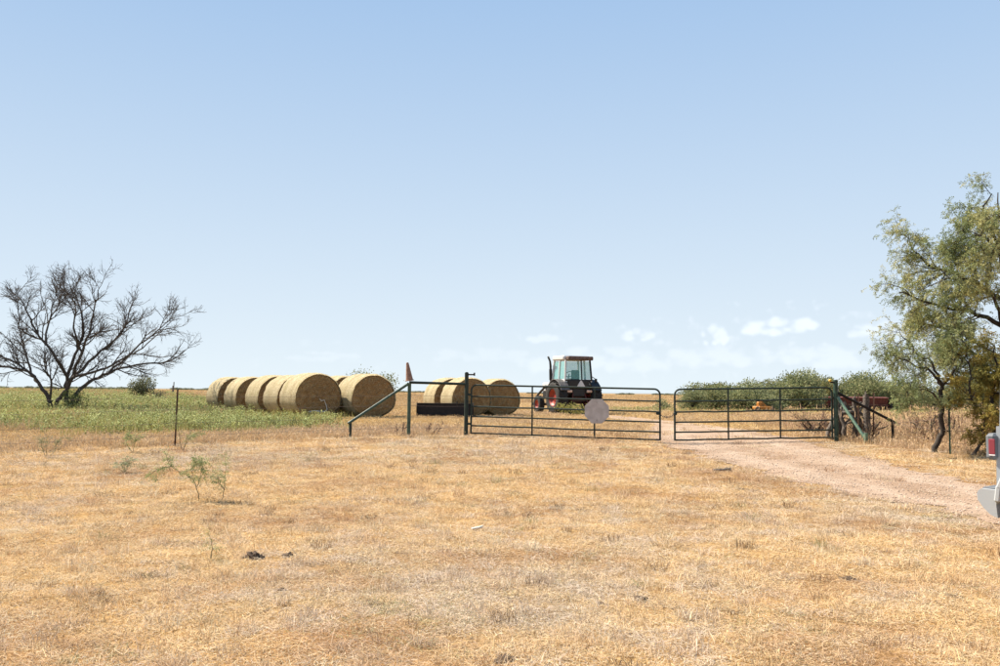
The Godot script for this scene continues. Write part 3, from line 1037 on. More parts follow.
func build_right_trees() -> void:
	var green := [Color(0.162, 0.196, 0.084), Color(0.230, 0.258, 0.112), Color(0.314, 0.319, 0.140), Color(0.403, 0.381, 0.168)]
	# the mesquite whose trunk stands just out of the picture
	var f := Vector3(12.25, 0.0, -19.4)
	f.y = gy(f.x, f.z) - 0.05
	var o := thing("mesquite_tree", "tall feathery mesquite tree leaning in from the picture's edge", "tree", f)
	o.scale = Vector3.ONE * 0.95
	var limbs := [
		[v3([[0, 0, 0], [-0.15, 0.9, 0.05], [-0.3, 1.7, 0.1], [-0.25, 2.5, 0.1], [-0.45, 3.3, 0.1]]), 0.17, 0.09, false],
		[v3([[-0.3, 1.7, 0.1], [-0.9, 2.05, 0.3], [-1.5, 2.15, 0.5], [-2.0, 2.4, 0.6], [-2.5, 2.5, 0.7]]), 0.09, 0.02, true],
		[v3([[-0.25, 2.5, 0.1], [-0.9, 3.0, 0.2], [-1.7, 3.3, 0.2], [-2.5, 3.45, 0.2], [-3.4, 3.75, 0.3]]), 0.085, 0.012, true],
		[v3([[-0.45, 3.3, 0.1], [-1.1, 3.9, -0.1], [-1.8, 4.3, -0.2], [-2.5, 4.6, -0.3], [-2.85, 5.2, -0.3]]), 0.075, 0.01, true],
		[v3([[-0.45, 3.3, 0.1], [-0.75, 4.2, 0.1], [-1.0, 5.1, 0.2], [-1.25, 5.7, 0.2], [-1.0, 6.2, 0.1]]), 0.08, 0.012, true],
		[v3([[-0.25, 2.5, 0.1], [0.5, 3.3, 0.3], [0.9, 4.4, 0.5], [1.2, 5.5, 0.6], [1.0, 6.6, 0.6]]), 0.09, 0.012, true],
		[v3([[-0.45, 3.3, 0.1], [-0.4, 4.3, -0.5], [-0.3, 5.3, -0.8], [-0.2, 6.5, -1.0]]), 0.07, 0.012, true],
		[v3([[-0.9, 3.0, 0.2], [-1.5, 3.6, 0.9], [-2.2, 3.95, 1.2], [-2.9, 3.9, 1.3]]), 0.05, 0.012, true],
		[v3([[-0.9, 2.05, 0.3], [-1.4, 2.7, -0.3], [-1.9, 3.0, -0.7], [-2.4, 3.1, -0.9]]), 0.05, 0.012, true],
		[v3([[-1.1, 3.9, -0.1], [-1.3, 4.8, 0.6], [-1.8, 5.0, 0.8], [-2.2, 4.9, 0.9]]), 0.04, 0.01, true],
		[v3([[-0.3, 1.7, 0.1], [0.6, 2.4, -0.3], [1.6, 2.9, -0.4], [2.6, 3.2, -0.5]]), 0.08, 0.015, true],
		[v3([[0.9, 4.4, 0.5], [1.9, 4.8, 0.6], [2.9, 4.9, 0.5]]), 0.05, 0.012, true]]
	var cfg := [
		{n = 13, from = 0.3, a0 = 25.0, a1 = 70.0, l = 0.85, r = 0.02, r1 = 0.006, seg = 5, kink = 0.2, lift = 0.0, sides = 4},
		{n = 7, from = 0.2, a0 = 25.0, a1 = 75.0, l = 0.5, r = 0.007, r1 = 0.003, seg = 4, kink = 0.25, lift = -0.08, sides = 3}]
	leafy_tree(o, limbs, cfg, 701, 2.3, 0.18, 0.055, green, 0.8)
	# leaning young tree at the fence
	f = g3(9.17, -18.1, -0.04)
	o = thing("young_mesquite", "young mesquite with thin leaning trunk beside the green fence post", "tree", f)
	limbs = [
		[v3([[0, 0, 0], [0.16, 0.35, 0.0], [0.25, 0.75, 0.0], [0.2, 1.1, 0.0], [0.24, 1.45, 0.0]]), 0.062, 0.04, false],
		[v3([[0.24, 1.45, 0.0], [-0.1, 1.75, 0.1], [-0.5, 1.9, 0.2], [-0.95, 2.1, 0.2]]), 0.035, 0.008, true],
		[v3([[0.24, 1.45, 0.0], [0.1, 1.9, -0.1], [-0.25, 2.2, -0.1], [-0.55, 2.6, -0.2]]), 0.035, 0.008, true],
		[v3([[0.24, 1.45, 0.0], [0.5, 1.85, 0.2], [0.6, 2.2, 0.3], [0.4, 2.6, 0.3]]), 0.035, 0.008, true],
		[v3([[0.2, 1.1, 0.0], [-0.2, 1.35, 0.3], [-0.6, 1.4, 0.5], [-0.9, 1.3, 0.6]]), 0.025, 0.006, true],
		[v3([[0.24, 1.45, 0.0], [0.7, 1.6, -0.3], [1.1, 1.6, -0.4]]), 0.03, 0.008, true]]
	cfg = [
		{n = 9, from = 0.25, a0 = 25.0, a1 = 75.0, l = 0.5, r = 0.012, r1 = 0.004, seg = 4, kink = 0.2, lift = -0.05, sides = 4},
		{n = 6, from = 0.15, a0 = 25.0, a1 = 75.0, l = 0.38, r = 0.006, r1 = 0.003, seg = 3, kink = 0.25, lift = -0.2, sides = 3}]
	leafy_tree(o, limbs, cfg, 702, 1.6, 0.17, 0.05, [Color(0.19, 0.225, 0.10), Color(0.26, 0.285, 0.13), Color(0.34, 0.345, 0.16), Color(0.40, 0.38, 0.18)], 1.0)
	# yellowing shrub close to the vehicle
	f = g3(10.2, -17.7, -0.04)
	o = thing("yellowing_shrub", "olive shrub with yellow-brown leaves in front of the mesquite trunk", "shrub", f)
	limbs = [
		[v3([[0, 0, 0], [0.05, 0.6, 0], [0.0, 1.2, 0.05], [0.1, 1.9, 0.1], [0.0, 2.35, 0.1]]), 0.05, 0.012, true],
		[v3([[0.05, 0.5, 0], [-0.35, 1.0, 0.1], [-0.5, 1.5, 0.1], [-0.45, 2.0, 0.1]]), 0.035, 0.01, true],
		[v3([[0.05, 0.5, 0], [0.45, 1.0, -0.1], [0.6, 1.6, -0.1], [0.7, 2.2, 0.0]]), 0.035, 0.01, true],
		[v3([[0.0, 1.2, 0], [0.3, 1.5, 0.4], [0.3, 1.9, 0.6]]), 0.03, 0.01, true],
		[v3([[0.05, 0.6, 0], [0.2, 0.8, 0.4], [0.5, 1.1, 0.6]]), 0.03, 0.01, true],
		[v3([[0.0, 0.1, 0], [0.35, 0.45, 0.1], [0.75, 0.7, 0.1]]), 0.025, 0.01, true],
		[v3([[0.0, 0.1, 0], [-0.2, 0.5, 0.2], [-0.3, 0.85, 0.3]]), 0.025, 0.01, true]]
	cfg = [
		{n = 9, from = 0.3, a0 = 30.0, a1 = 70.0, l = 0.5, r = 0.012, r1 = 0.004, seg = 4, kink = 0.2, lift = 0.0, sides = 4},
		{n = 4, from = 0.2, a0 = 25.0, a1 = 70.0, l = 0.25, r = 0.006, r1 = 0.003, seg = 3, kink = 0.25, lift = 0.0, sides = 3}]
	leafy_tree(o, limbs, cfg, 703, 3.6, 0.13, 0.06, [Color(0.18, 0.165, 0.05), Color(0.26, 0.225, 0.06), Color(0.36, 0.29, 0.08), Color(0.27, 0.19, 0.055)], 0.4)
	# fallen dead branch leaning on the ground
	o = thing("fallen_branch", "crooked dead branch propped on the ground beneath the mesquite", "branch", g3(9.72, -17.6))
	var rg := RandomNumberGenerator.new()
	rg.seed = 81
	var mb := MB.new()
	var path := smooth_path(v3([[0, -0.02, 0], [0.25, 0.28, 0], [0.55, 0.42, -0.05], [0.8, 0.62, -0.1]]), 4, rg, 0.015)
	mb.tube(path, taper(path.size(), 0.035, 0.015), 7)
	path = smooth_path(v3([[0.5, 0.4, -0.05], [0.75, 0.45, 0.1], [1.0, 0.4, 0.2]]), 3, rg, 0.01)
	mb.tube(path, taper(path.size(), 0.018, 0.008), 6)
	part("limb", mb, M.dead_bark, o)

# ------------------------------------------------------------------ hay bales
func make_bale(sd: int, R: float, L: float) -> Node3D:
	var fn := FastNoiseLite.new()
	fn.seed = sd
	fn.frequency = 1.1
	fn.fractal_octaves = 4
	var root := Node3D.new()
	root.name = "hay_bale"
	var sides := 72
	var along := 48
	# wrapped side: z is the bale's axis, the bale sags a little under its weight
	var shape := func(a: float, r: float, z: float) -> Vector3:
		var q := Vector3(cos(a) * r, sin(a) * r, z)
		var sag := sstep(-0.2, -1.0, sin(a)) * 0.15 * r
		q.y += sag
		q.x *= 1.0 + 0.06 * sstep(0.3, -0.8, sin(a))
		return q + Vector3(0, R * 0.9, 0)
	var mb := MB.new()
	for j in along + 1:
		var f := float(j) / along
		var z := (f - 0.5) * L
		var edge := minf(f, 1.0 - f) * L
		var rr := R * (1.0 - 0.06 * exp(-edge / 0.05)) * (1.0 + 0.012 * sin(f * 19.0 + sd) + 0.008 * sin(f * 47.0))
		for i in sides:
			var a := TAU * i / sides
			var nn := fn.get_noise_3d(cos(a) * 2.0, sin(a) * 2.0, z * 3.0)
			var p: Vector3 = shape.call(a, rr * (1.0 + 0.03 * nn), z)
			mb.v.append(p)
			mb.n.append(Vector3(cos(a), sin(a), 0))
			var band := fn.get_noise_3d(7.0, z * 14.0, 0.3) * 0.8 + fn.get_noise_3d(cos(a) * 3.0, sin(a) * 3.0, z * 14.0) * 0.6
			var c := Color(0.82, 0.785, 0.65).lerp(Color(0.60, 0.55, 0.415), sstep(-0.25, 0.5, band))
			c = c.lerp(Color(0.62, 0.62, 0.42), sstep(0.1, 0.5, fn.get_noise_3d(cos(a) * 1.5 + 9.0, sin(a) * 1.5, z * 2.0)) * 0.5)
			mb.c.append(c)
	for j in along:
		for i in sides:
			var k := j * sides + i
			var k2 := j * sides + (i + 1) % sides
			mb.ix.append_array([k, k + sides, k2, k2, k + sides, k2 + sides])
	fix_winding(mb)
	var m := vmat(1.0)
	m.albedo_texture = M.hay_tex
	m.uv1_triplanar = true
	m.uv1_scale = Vector3(1.1, 1.1, 1.1)
	var net := part("wrapped_side", mb, m, root, true)
	# end faces: rolled layers, uneven
	for s in [-1.0, 1.0]:
		var e := MB.new()
		var rings := 26
		for j in rings + 1:
			var f := float(j) / rings
			var r := R * 0.945 * f
			for i in sides:
				var a := TAU * i / sides
				var spiral := sin((f * 13.0 + float(i) / sides) * TAU)
				var nn := fn.get_noise_3d(cos(a) * r * 4.0, sin(a) * r * 4.0, s * 3.0)
				var dz := 0.012 * spiral + 0.05 * nn - 0.03 * f * f
				if j == rings: dz = -0.05
				e.v.append(shape.call(a, r, s * (L * 0.5 + dz)))
				e.n.append(Vector3(0, 0, s))
				var c := Color(0.58, 0.43, 0.255).lerp(Color(0.39, 0.265, 0.145), sstep(-0.3, 0.5, spiral * 0.5 + nn))
				e.c.append(c)
		for j in rings:
			for i in sides:
				var k := j * sides + i
				var k2 := j * sides + (i + 1) % sides
				e.ix.append_array([k, k + sides, k2, k2, k + sides, k2 + sides])
		fix_winding(e)
		smooth_normals(e)
		part("end_face", e, m, root, true)
	# loose straws standing out of the faces and the rim
	var rg := RandomNumberGenerator.new()
	rg.seed = sd * 3 + 1
	var lo := MB.new()
	for i in 2600:
		var a := rg.randf() * TAU
		var face := rg.randf() < 0.55
		var s := 1.0 if rg.randf() < 0.75 else -1.0
		var r := R * sqrt(rg.randf()) * 0.94 if face else R * 0.985
		var z := s * L * 0.5 - (0.0 if face else s * pow(rg.randf(), 3.0) * L * 0.9)
		var p: Vector3 = shape.call(a, r, z)
		if p.y < 0.03: continue
		var out := Vector3(0, 0, s) if face else Vector3(cos(a), sin(a), 0)
		var d := (out * 0.5 + Vector3(rg.randfn(), rg.randfn(), rg.randfn()) * 0.7).normalized()
		var l := rg.randf_range(0.05, 0.16) * (1.0 if face else 0.6)
		lo.col = Color(0.55, 0.42, 0.235) * rg.randf_range(0.6, 1.25)
		p -= out * 0.02
		lo.blade(p, p + d * l * 0.5, p + d * l - Vector3(0, l * 0.2, 0), d.cross(out).normalized() * 0.0035)
	var ls := part("loose_straw", lo, M.blade, root, true)
	ls.set_meta("kind", "stuff")
	return root

func fix_winding(mb: MB) -> void:
	for i in range(0, mb.ix.size(), 3):
		var a := mb.ix[i]
		var b := mb.ix[i + 1]
		var d := mb.ix[i + 2]
		if (mb.v[b] - mb.v[a]).cross(mb.v[d] - mb.v[a]).dot(mb.n[a] + mb.n[b] + mb.n[d]) > 0.0:
			mb.ix[i + 1] = d
			mb.ix[i + 2] = b

func smooth_normals(mb: MB) -> void:
	var acc := PackedVector3Array()
	acc.resize(mb.v.size())
	for i in range(0, mb.ix.size(), 3):
		var a := mb.ix[i]
		var b := mb.ix[i + 1]
		var d := mb.ix[i + 2]
		var nr := (mb.v[d] - mb.v[a]).cross(mb.v[b] - mb.v[a])
		acc[a] += nr; acc[b] += nr; acc[d] += nr
	for i in mb.v.size():
		if acc[i].length_squared() > 1e-16: mb.n[i] = acc[i].normalized()

func build_bales() -> void:
	var protos := [make_bale(1, 1.0, 1.36), make_bale(2, 0.98, 1.33), make_bale(3, 1.0, 1.4)]
	var row := deg_to_rad(39.0)
	# [x, depth, turn, variant, scale, label]
	var list := [
		[-7.70, 34.82, row, 0, 1.05, "nearest hay bale of the long row, white twine on its face"],
		[-8.82, 36.05, row + 0.03, 1, 0.98, "second hay bale back in the long row, tight behind the one with twine"],
		[-9.96, 37.38, row - 0.02, 2, 0.97, "middle hay bale of the long row of five"],
		[-11.54, 39.33, row + 0.02, 0, 0.95, "fourth hay bale back in the long row of five"],
		[-12.92, 40.95, row + 0.05, 1, 0.96, "rearmost hay bale of the long row, at its green field end"],
		[-5.62, 35.72, row - 0.03, 2, 1.06, "hay bale right of the long row with its face behind the diagonal brace"],
		[-6.93, 37.15, row, 1, 1.0, "hay bale mostly hidden between the long row and its neighbour"],
		[-1.52, 38.6, deg_to_rad(26.0), 1, 1.0, "sunlit hay bale right behind the black scraper blade"],
		[-2.42, 39.98, deg_to_rad(26.0), 0, 0.98, "hay bale tucked behind the one at the scraper blade"],
		[-0.17, 40.2, deg_to_rad(25.0), 2, 0.97, "hay bale seen through the hinge end of the longer gate"]]
	for b in list:
		var o := copy_of(protos[b[3]], "hay_bale", g3(b[0], -b[1], -0.03), b[2], b[5], "round hay bales")
		o.set_meta("category", "hay bale")
		o.scale = Vector3(b[4], b[4] * (0.93 if b[4] > 1.01 else 0.97), b[4])
		if b[5].begins_with("nearest"):
			var mb := MB.new()
			mb.tube(v3([[-0.42, 0.32, 0.73], [-0.2, 0.36, 0.75], [0.0, 0.34, 0.75], [0.24, 0.33, 0.74], [0.33, 0.4, 0.74], [0.29, 0.58, 0.735], [0.2, 0.8, 0.735], [0.08, 0.76, 0.74], [0.0, 0.84, 0.75]]), taper(9, 0.013, 0.011), 6)
			mb.tube(v3([[-0.1, 0.34, 0.75], [0.05, 0.29, 0.74], [0.2, 0.31, 0.75]]), taper(3, 0.013, 0.011), 6)
			part("twine", mb, mat(0.75, 0.73, 0.66, 0.8), o)
	for p in protos: p.free()

# ------------------------------------------------------------------ tractor
func wheel(root: Node3D, at: Vector3, R: float, w: float, rim: float, lugs: int, rim_mat: Material, out: float) -> void:
	var t := Transform3D(Basis(Vector3.UP, PI / 2.0), at)
	var h := w * 0.5
	var mb := MB.new()
	mb.lathe([Vector2(rim, -h * 0.8), Vector2(rim * 1.06, -h * 0.96), Vector2(lerpf(rim, R, 0.55), -h), Vector2(R * 0.93, -h * 0.9), Vector2(R * 0.965, -h * 0.6), Vector2(R * 0.97, 0), Vector2(R * 0.965, h * 0.6), Vector2(R * 0.93, h * 0.9), Vector2(lerpf(rim, R, 0.55), h), Vector2(rim * 1.06, h * 0.96), Vector2(rim, h * 0.8)], t, 44)
	for i in lugs:
		for s in [-1.0, 1.0]:
			var a := TAU * (i + (0.25 if s > 0 else 0.75) * 0.5 * 2.0) / lugs
			var rdir := Vector3(0, sin(a), cos(a))
			var tdir := Vector3(0, cos(a), -sin(a))
			var slant: Vector3 = (Vector3(s, 0, 0) + tdir * 0.75).normalized()
			var b := Basis(slant, rdir, slant.cross(rdir))
			mb.bbox(at + rdir * R * 0.975 + Vector3(s * h * 0.48, 0, 0), Vector3(h * 1.15, R * 0.07, R * 0.055), 0.008, b)
	var ty := part("wheel", mb, M.rubber, root)
	mb = MB.new()
	# dished rim, on both sides
	mb.lathe([Vector2(rim * 1.01, out * h * 0.82), Vector2(rim * 0.93, out * h * 0.84), Vector2(rim * 0.88, out * h * 0.5), Vector2(rim * 0.55, out * h * 0.2), Vector2(rim * 0.45, out * h * 0.32), Vector2(rim * 0.22, out * h * 0.34), Vector2(0.001, out * h * 0.36)], t, 30)
	mb.lathe([Vector2(rim * 1.0, -out * h * 0.8), Vector2(rim * 0.93, -out * h * 0.82), Vector2(rim * 0.88, -out * h * 0.3), Vector2(0.001, -out * h * 0.2)], t, 30)
	for i in 8:
		var a := TAU * i / 8
		mb.bbox(at + Vector3(out * h * 0.36, sin(a) * rim * 0.33, cos(a) * rim * 0.33), Vector3(0.03, 0.035, 0.035), 0.006)
	part("rim", mb, rim_mat, ty)

func build_tractor() -> void:
	var o := thing("tractor", "white farm tractor with red wheels and glazed cab, seen from behind", "tractor", g3(4.05, -46.3, -0.02), deg_to_rad(22.0))
	o.scale = Vector3.ONE * 1.06
	var red: StandardMaterial3D = M.red_paint
	wheel(o, Vector3(-0.98, 0.83, 0), 0.83, 0.54, 0.44, 18, red, -1.0)
	wheel(o, Vector3(0.98, 0.83, 0), 0.83, 0.54, 0.44, 18, red, 1.0)
	wheel(o, Vector3(-0.82, 0.46, -2.5), 0.46, 0.3, 0.24, 14, red, -1.0)
	wheel(o, Vector3(0.82, 0.46, -2.5), 0.46, 0.3, 0.24, 14, red, 1.0)
	var dark := mat(0.018, 0.016, 0.016, 0.6, 0.0, M.dirt, 1.3)
	# chassis and axles
	var mb := MB.new()
	mb.bbox(Vector3(0, 0.8, -0.1), Vector3(0.55, 0.55, 1.0), 0.04)
	mb.bbox(Vector3(0, 0.72, -1.5), Vector3(0.42, 0.42, 2.2), 0.03)
	mb.pipe(Vector3(-0.8, 0.78, 0), Vector3(0.8, 0.78, 0), 0.13, 14)
	mb.pipe(Vector3(-0.7, 0.46, -2.5), Vector3(0.7, 0.46, -2.5), 0.07, 10)
	part("chassis", mb, mat(0.10, 0.022, 0.018, 0.7, 0.0, M.dirt, 1.4), o)
	# hood
	mb = MB.new()
	mb.bbox(Vector3(0, 1.38, -2.05), Vector3(0.78, 0.5, 2.0), 0.07)
	part("hood", mb, M.white_paint, o)
	mb = MB.new()
	mb.bbox(Vector3(0, 0.99, -2.1), Vector3(0.7, 0.34, 1.9), 0.03)
	mb.bbox(Vector3(0, 1.3, -3.07), Vector3(0.66, 0.62, 0.06), 0.02)
	for i in 5: mb.bbox(Vector3(-0.4, 1.32, -1.5 - i * 0.25), Vector3(0.03, 0.2, 0.16), 0.005)
	part("engine_block", mb, dark, o)
	# loader arms beside the hood
	for s in [-1.0, 1.0]:
		mb = MB.new()
		mb.tube(v3([[s * 0.62, 0.75, -0.95], [s * 0.62, 1.35, -1.25], [s * 0.62, 1.42, -2.1], [s * 0.62, 0.95, -3.1], [s * 0.62, 0.42, -3.65]]), taper(5, 0.07, 0.06), 8)
		part("loader_arm", mb, dark, o)
	# cab
	mb = MB.new()
	mb.bbox(Vector3(0, 1.27, -0.25), Vector3(1.32, 0.5, 1.5), 0.04)
	part("cab_floor", mb, dark, o)
	mb = MB.new()
	for s in [-1.0, 1.0]:
		mb = MB.new()
		mb.bbox(Vector3(s * 0.74, 1.62, -0.22), Vector3(0.07, 0.3, 1.46), 0.02)
		part("cab_side_panel", mb, M.white_paint, o)
		for q in [[0.95, 0.88, 0.055], [0.2, 0.2, 0.05], [-0.5, -0.42, 0.05]]:
			mb = MB.new()
			mb.tube([Vector3(s * 0.75, 1.74, -q[0]), Vector3(s * 0.69, 2.74, -q[1])], [q[2], q[2]], 6)
			part("cab_post", mb, dark if s > 0.0 and q[0] < 0.0 else M.white_paint, o)
	mb = MB.new()
	mb.tube([Vector3(0.18, 1.74, 0.53), Vector3(0.18, 2.74, 0.44)], [0.035, 0.035], 6)
	part("window_bar", mb, dark, o)
	for z in [0.52, -0.95]:
		mb = MB.new()
		mb.bbox(Vector3(0, 1.73, z), Vector3(1.5, 0.07, 0.07), 0.015)
		part("window_sill", mb, dark, o)
	var glass := StandardMaterial3D.new()
	glass.albedo_color = Color(0.42, 0.72, 0.68, 0.42)
	glass.transparency = BaseMaterial3D.TRANSPARENCY_ALPHA
	glass.roughness = 0.05
	var panes := [
		[[-0.69, 1.78, 0.5], [0.15, 1.78, 0.5], [0.15, 2.7, 0.43], [-0.65, 2.7, 0.43]], [[0.21, 1.78, 0.5], [0.7, 1.78, 0.5], [0.65, 2.7, 0.43], [0.21, 2.7, 0.43]],
		[[-0.7, 1.78, -0.93], [0.7, 1.78, -0.93], [0.64, 2.7, -0.87], [-0.64, 2.7, -0.87]]]
	for s in [-1.0, 1.0]:
		panes.append([[s * 0.745, 1.79, -0.9], [s * 0.745, 1.79, -0.25], [s * 0.685, 2.7, -0.25], [s * 0.68, 2.7, -0.84]])
		panes.append([[s * 0.745, 1.79, -0.15], [s * 0.745, 1.79, 0.45], [s * 0.685, 2.7, 0.38], [s * 0.685, 2.7, -0.15]])
	for p in panes:
		mb = MB.new()
		var q := v3(p)
		mb.fquad(q[0], q[1], q[2], q[3])
		part("window_pane", mb, glass, o)
	# roof: white cap and brown rear visor
	mb = MB.new()
	mb.bbox(Vector3(0, 2.86, -0.36), Vector3(1.52, 0.24, 1.34), 0.06)
	part("roof", mb, M.white_paint, o)
	mb = MB.new()
	mb.bbox(Vector3(0.06, 2.84, 0.5), Vector3(1.4, 0.2, 0.4), 0.04)
	part("roof_visor", mb, mat(0.17, 0.11, 0.09, 0.75, 0.0, M.dirt, 1.0), o)
	# seat and steering wheel show through the glass
	mb = MB.new()
	mb.bbox(Vector3(0, 1.75, -0.1), Vector3(0.5, 0.16, 0.45), 0.05)
	mb.bbox(Vector3(0, 2.0, 0.14), Vector3(0.46, 0.5, 0.12), 0.05)
	part("seat", mb, dark, o)
	mb = MB.new()
	var ring := []
	for i in 17: ring.append(Vector3(cos(TAU * i / 16) * 0.2, 2.05 + sin(TAU * i / 16) * 0.14, -0.55 + sin(TAU * i / 16) * 0.12))
	mb.tube(ring, taper(17, 0.02, 0.02), 6, false)
	mb.pipe(Vector3(0, 1.5, -0.8), Vector3(0, 2.05, -0.55), 0.03)
	part("steering_wheel", mb, dark, o)
	# fenders over the rear wheels
	for s in [-1.0, 1.0]:
		mb = MB.new()
		var prev := Vector3.ZERO
		for i in 9:
			var a := deg_to_rad(25.0 + 130.0 * i / 8)
			var p := Vector3(0, 0.83 + sin(a) * 0.93, cos(a) * 0.93)
			if i > 0:
				var mid := (p + prev) * 0.5
				var tg := (p - prev).normalized()
				mb.bbox(mid + Vector3(s * 0.9, 0, 0), Vector3(0.5, 0.04, (p - prev).length() + 0.03), 0.01, Basis(Vector3.RIGHT, tg.cross(Vector3.RIGHT) * 1.0, tg))
			prev = p
		part("fender", mb, mat(0.16, 0.15, 0.15, 0.7, 0.0, M.dirt, 1.3) if s < 0.0 else dark, o)
	# rear housing, lamps, hitch
	mb = MB.new()
	mb.bbox(Vector3(0, 1.5, 0.5), Vector3(1.15, 0.44, 0.16), 0.03)
	mb.bbox(Vector3(0, 1.1, 0.42), Vector3(0.7, 0.42, 0.3), 0.04)
	part("rear_housing", mb, dark, o)
	for s in [-1.0, 1.0]:
		mb = MB.new()
		mb.bbox(Vector3(s * 0.56, 1.17, 0.62), Vector3(0.3, 0.13, 0.08), 0.02)
		part("tail_lamp", mb, mat(0.62, 0.42, 0.32, 0.35), o)
		mb = MB.new()
		mb.tube(v3([[s * 0.28, 0.55, 0.35], [s * 0.42, 0.5, 0.8], [s * 0.4, 0.46, 1.05]]), [0.05, 0.045, 0.04], 8)
		mb.tube(v3([[s * 0.4, 0.5, 0.8], [s * 0.38, 0.85, 0.6], [s * 0.3, 1.15, 0.5]]), [0.035, 0.035, 0.035], 8)
		part("lift_arm", mb, mat(0.16, 0.03, 0.022, 0.7, 0.0, M.dirt, 1.4), o)
	mb = MB.new()
	mb.bbox(Vector3(0, 0.42, 0.6), Vector3(0.12, 0.07, 0.8), 0.01)
	mb.bbox(Vector3(0, 0.7, 0.5), Vector3(0.9, 0.1, 0.1), 0.015)
	part("drawbar", mb, M.rust, o)
	mb = MB.new()
	mb.extrude(PackedVector2Array([Vector2(-0.2, 0), Vector2(0.2, 0), Vector2(0.23, 0.05), Vector2(0.03, 0.36), Vector2(-0.03, 0.36), Vector2(-0.23, 0.05)]), Transform3D(Basis.IDENTITY, Vector3(0.1, 1.36, 0.595)), 0.008)
	part("warning_triangle", mb, mat(0.55, 0.55, 0.55, 0.5), o)
	# exhaust and air intake
	mb = MB.new()
	mb.tube(v3([[-0.8, 1.45, -1.05], [-0.86, 2.5, -1.0], [-0.9, 2.72, -0.98], [-1.04, 2.95, -0.92]]), [0.06, 0.06, 0.05, 0.05], 12)
	mb.pipe(Vector3(-0.82, 1.75, -1.04), Vector3(-0.85, 2.3, -1.01), 0.08, 12)
	part("exhaust_stack", mb, dark, o)
	# steps and mirror
	mb = MB.new()
	for i in 3: mb.bbox(Vector3(-0.82, 0.5 + i * 0.28, -1.0), Vector3(0.26, 0.03, 0.22), 0.006)
	mb.bbox(Vector3(-0.72, 0.8, -1.1), Vector3(0.03, 0.75, 0.03), 0.004)
	mb.bbox(Vector3(-0.72, 0.8, -0.9), Vector3(0.03, 0.75, 0.03), 0.004)
	part("step", mb, dark, o)
	mb = MB.new()
	mb.pipe(Vector3(0.72, 1.95, 0.5), Vector3(0.98, 1.8, 0.5), 0.018, 6)
	mb.bbox(Vector3(1.0, 1.72, 0.5), Vector3(0.14, 0.2, 0.06), 0.02)
	part("work_lamp", mb, dark, o)

func build_blade() -> void:
	var o := thing("scraper_blade", "long black box scraper lying in front of the sunlit bales", "implement", g3(-2.36, -37.2, 0.06), deg_to_rad(3.0))
	var mb := MB.new()
	mb.bbox(Vector3(0, 0.28, 0), Vector3(2.45, 0.5, 0.03), 0.008, Basis(Vector3.RIGHT, -0.14))
	mb.bbox(Vector3(0, 0.54, -0.06), Vector3(2.45, 0.07, 0.12), 0.01)
	mb.bbox(Vector3(0, 0.05, 0.06), Vector3(2.45, 0.12, 0.05), 0.01)
	part("moldboard", mb, M.black_metal, o)
	for s in [-1.0, 1.0]:
		mb = MB.new()
		mb.extrude(PackedVector2Array([Vector2(-0.55, 0.0), Vector2(0.16, 0.0), Vector2(0.16, 0.45), Vector2(0.0, 0.6), Vector2(-0.4, 0.4)]), Transform3D(Basis(Vector3.UP, -PI / 2.0), Vector3(s * 1.24, 0, 0)), 0.025 * s)
		part("end_plate", mb, M.black_metal, o)
	mb = MB.new()
	mb.pipe(Vector3(-0.3, 0.45, -0.1), Vector3(-0.05, 0.35, -0.75), 0.035, 8)
	mb.pipe(Vector3(0.3, 0.45, -0.1), Vector3(0.05, 0.35, -0.75), 0.035, 8)
	mb.pipe(Vector3(0.52, 0.5, 0.02), Vector3(0.52, 0.66, 0.02), 0.02, 8)
	part("hitch_frame", mb, M.black_metal, o)

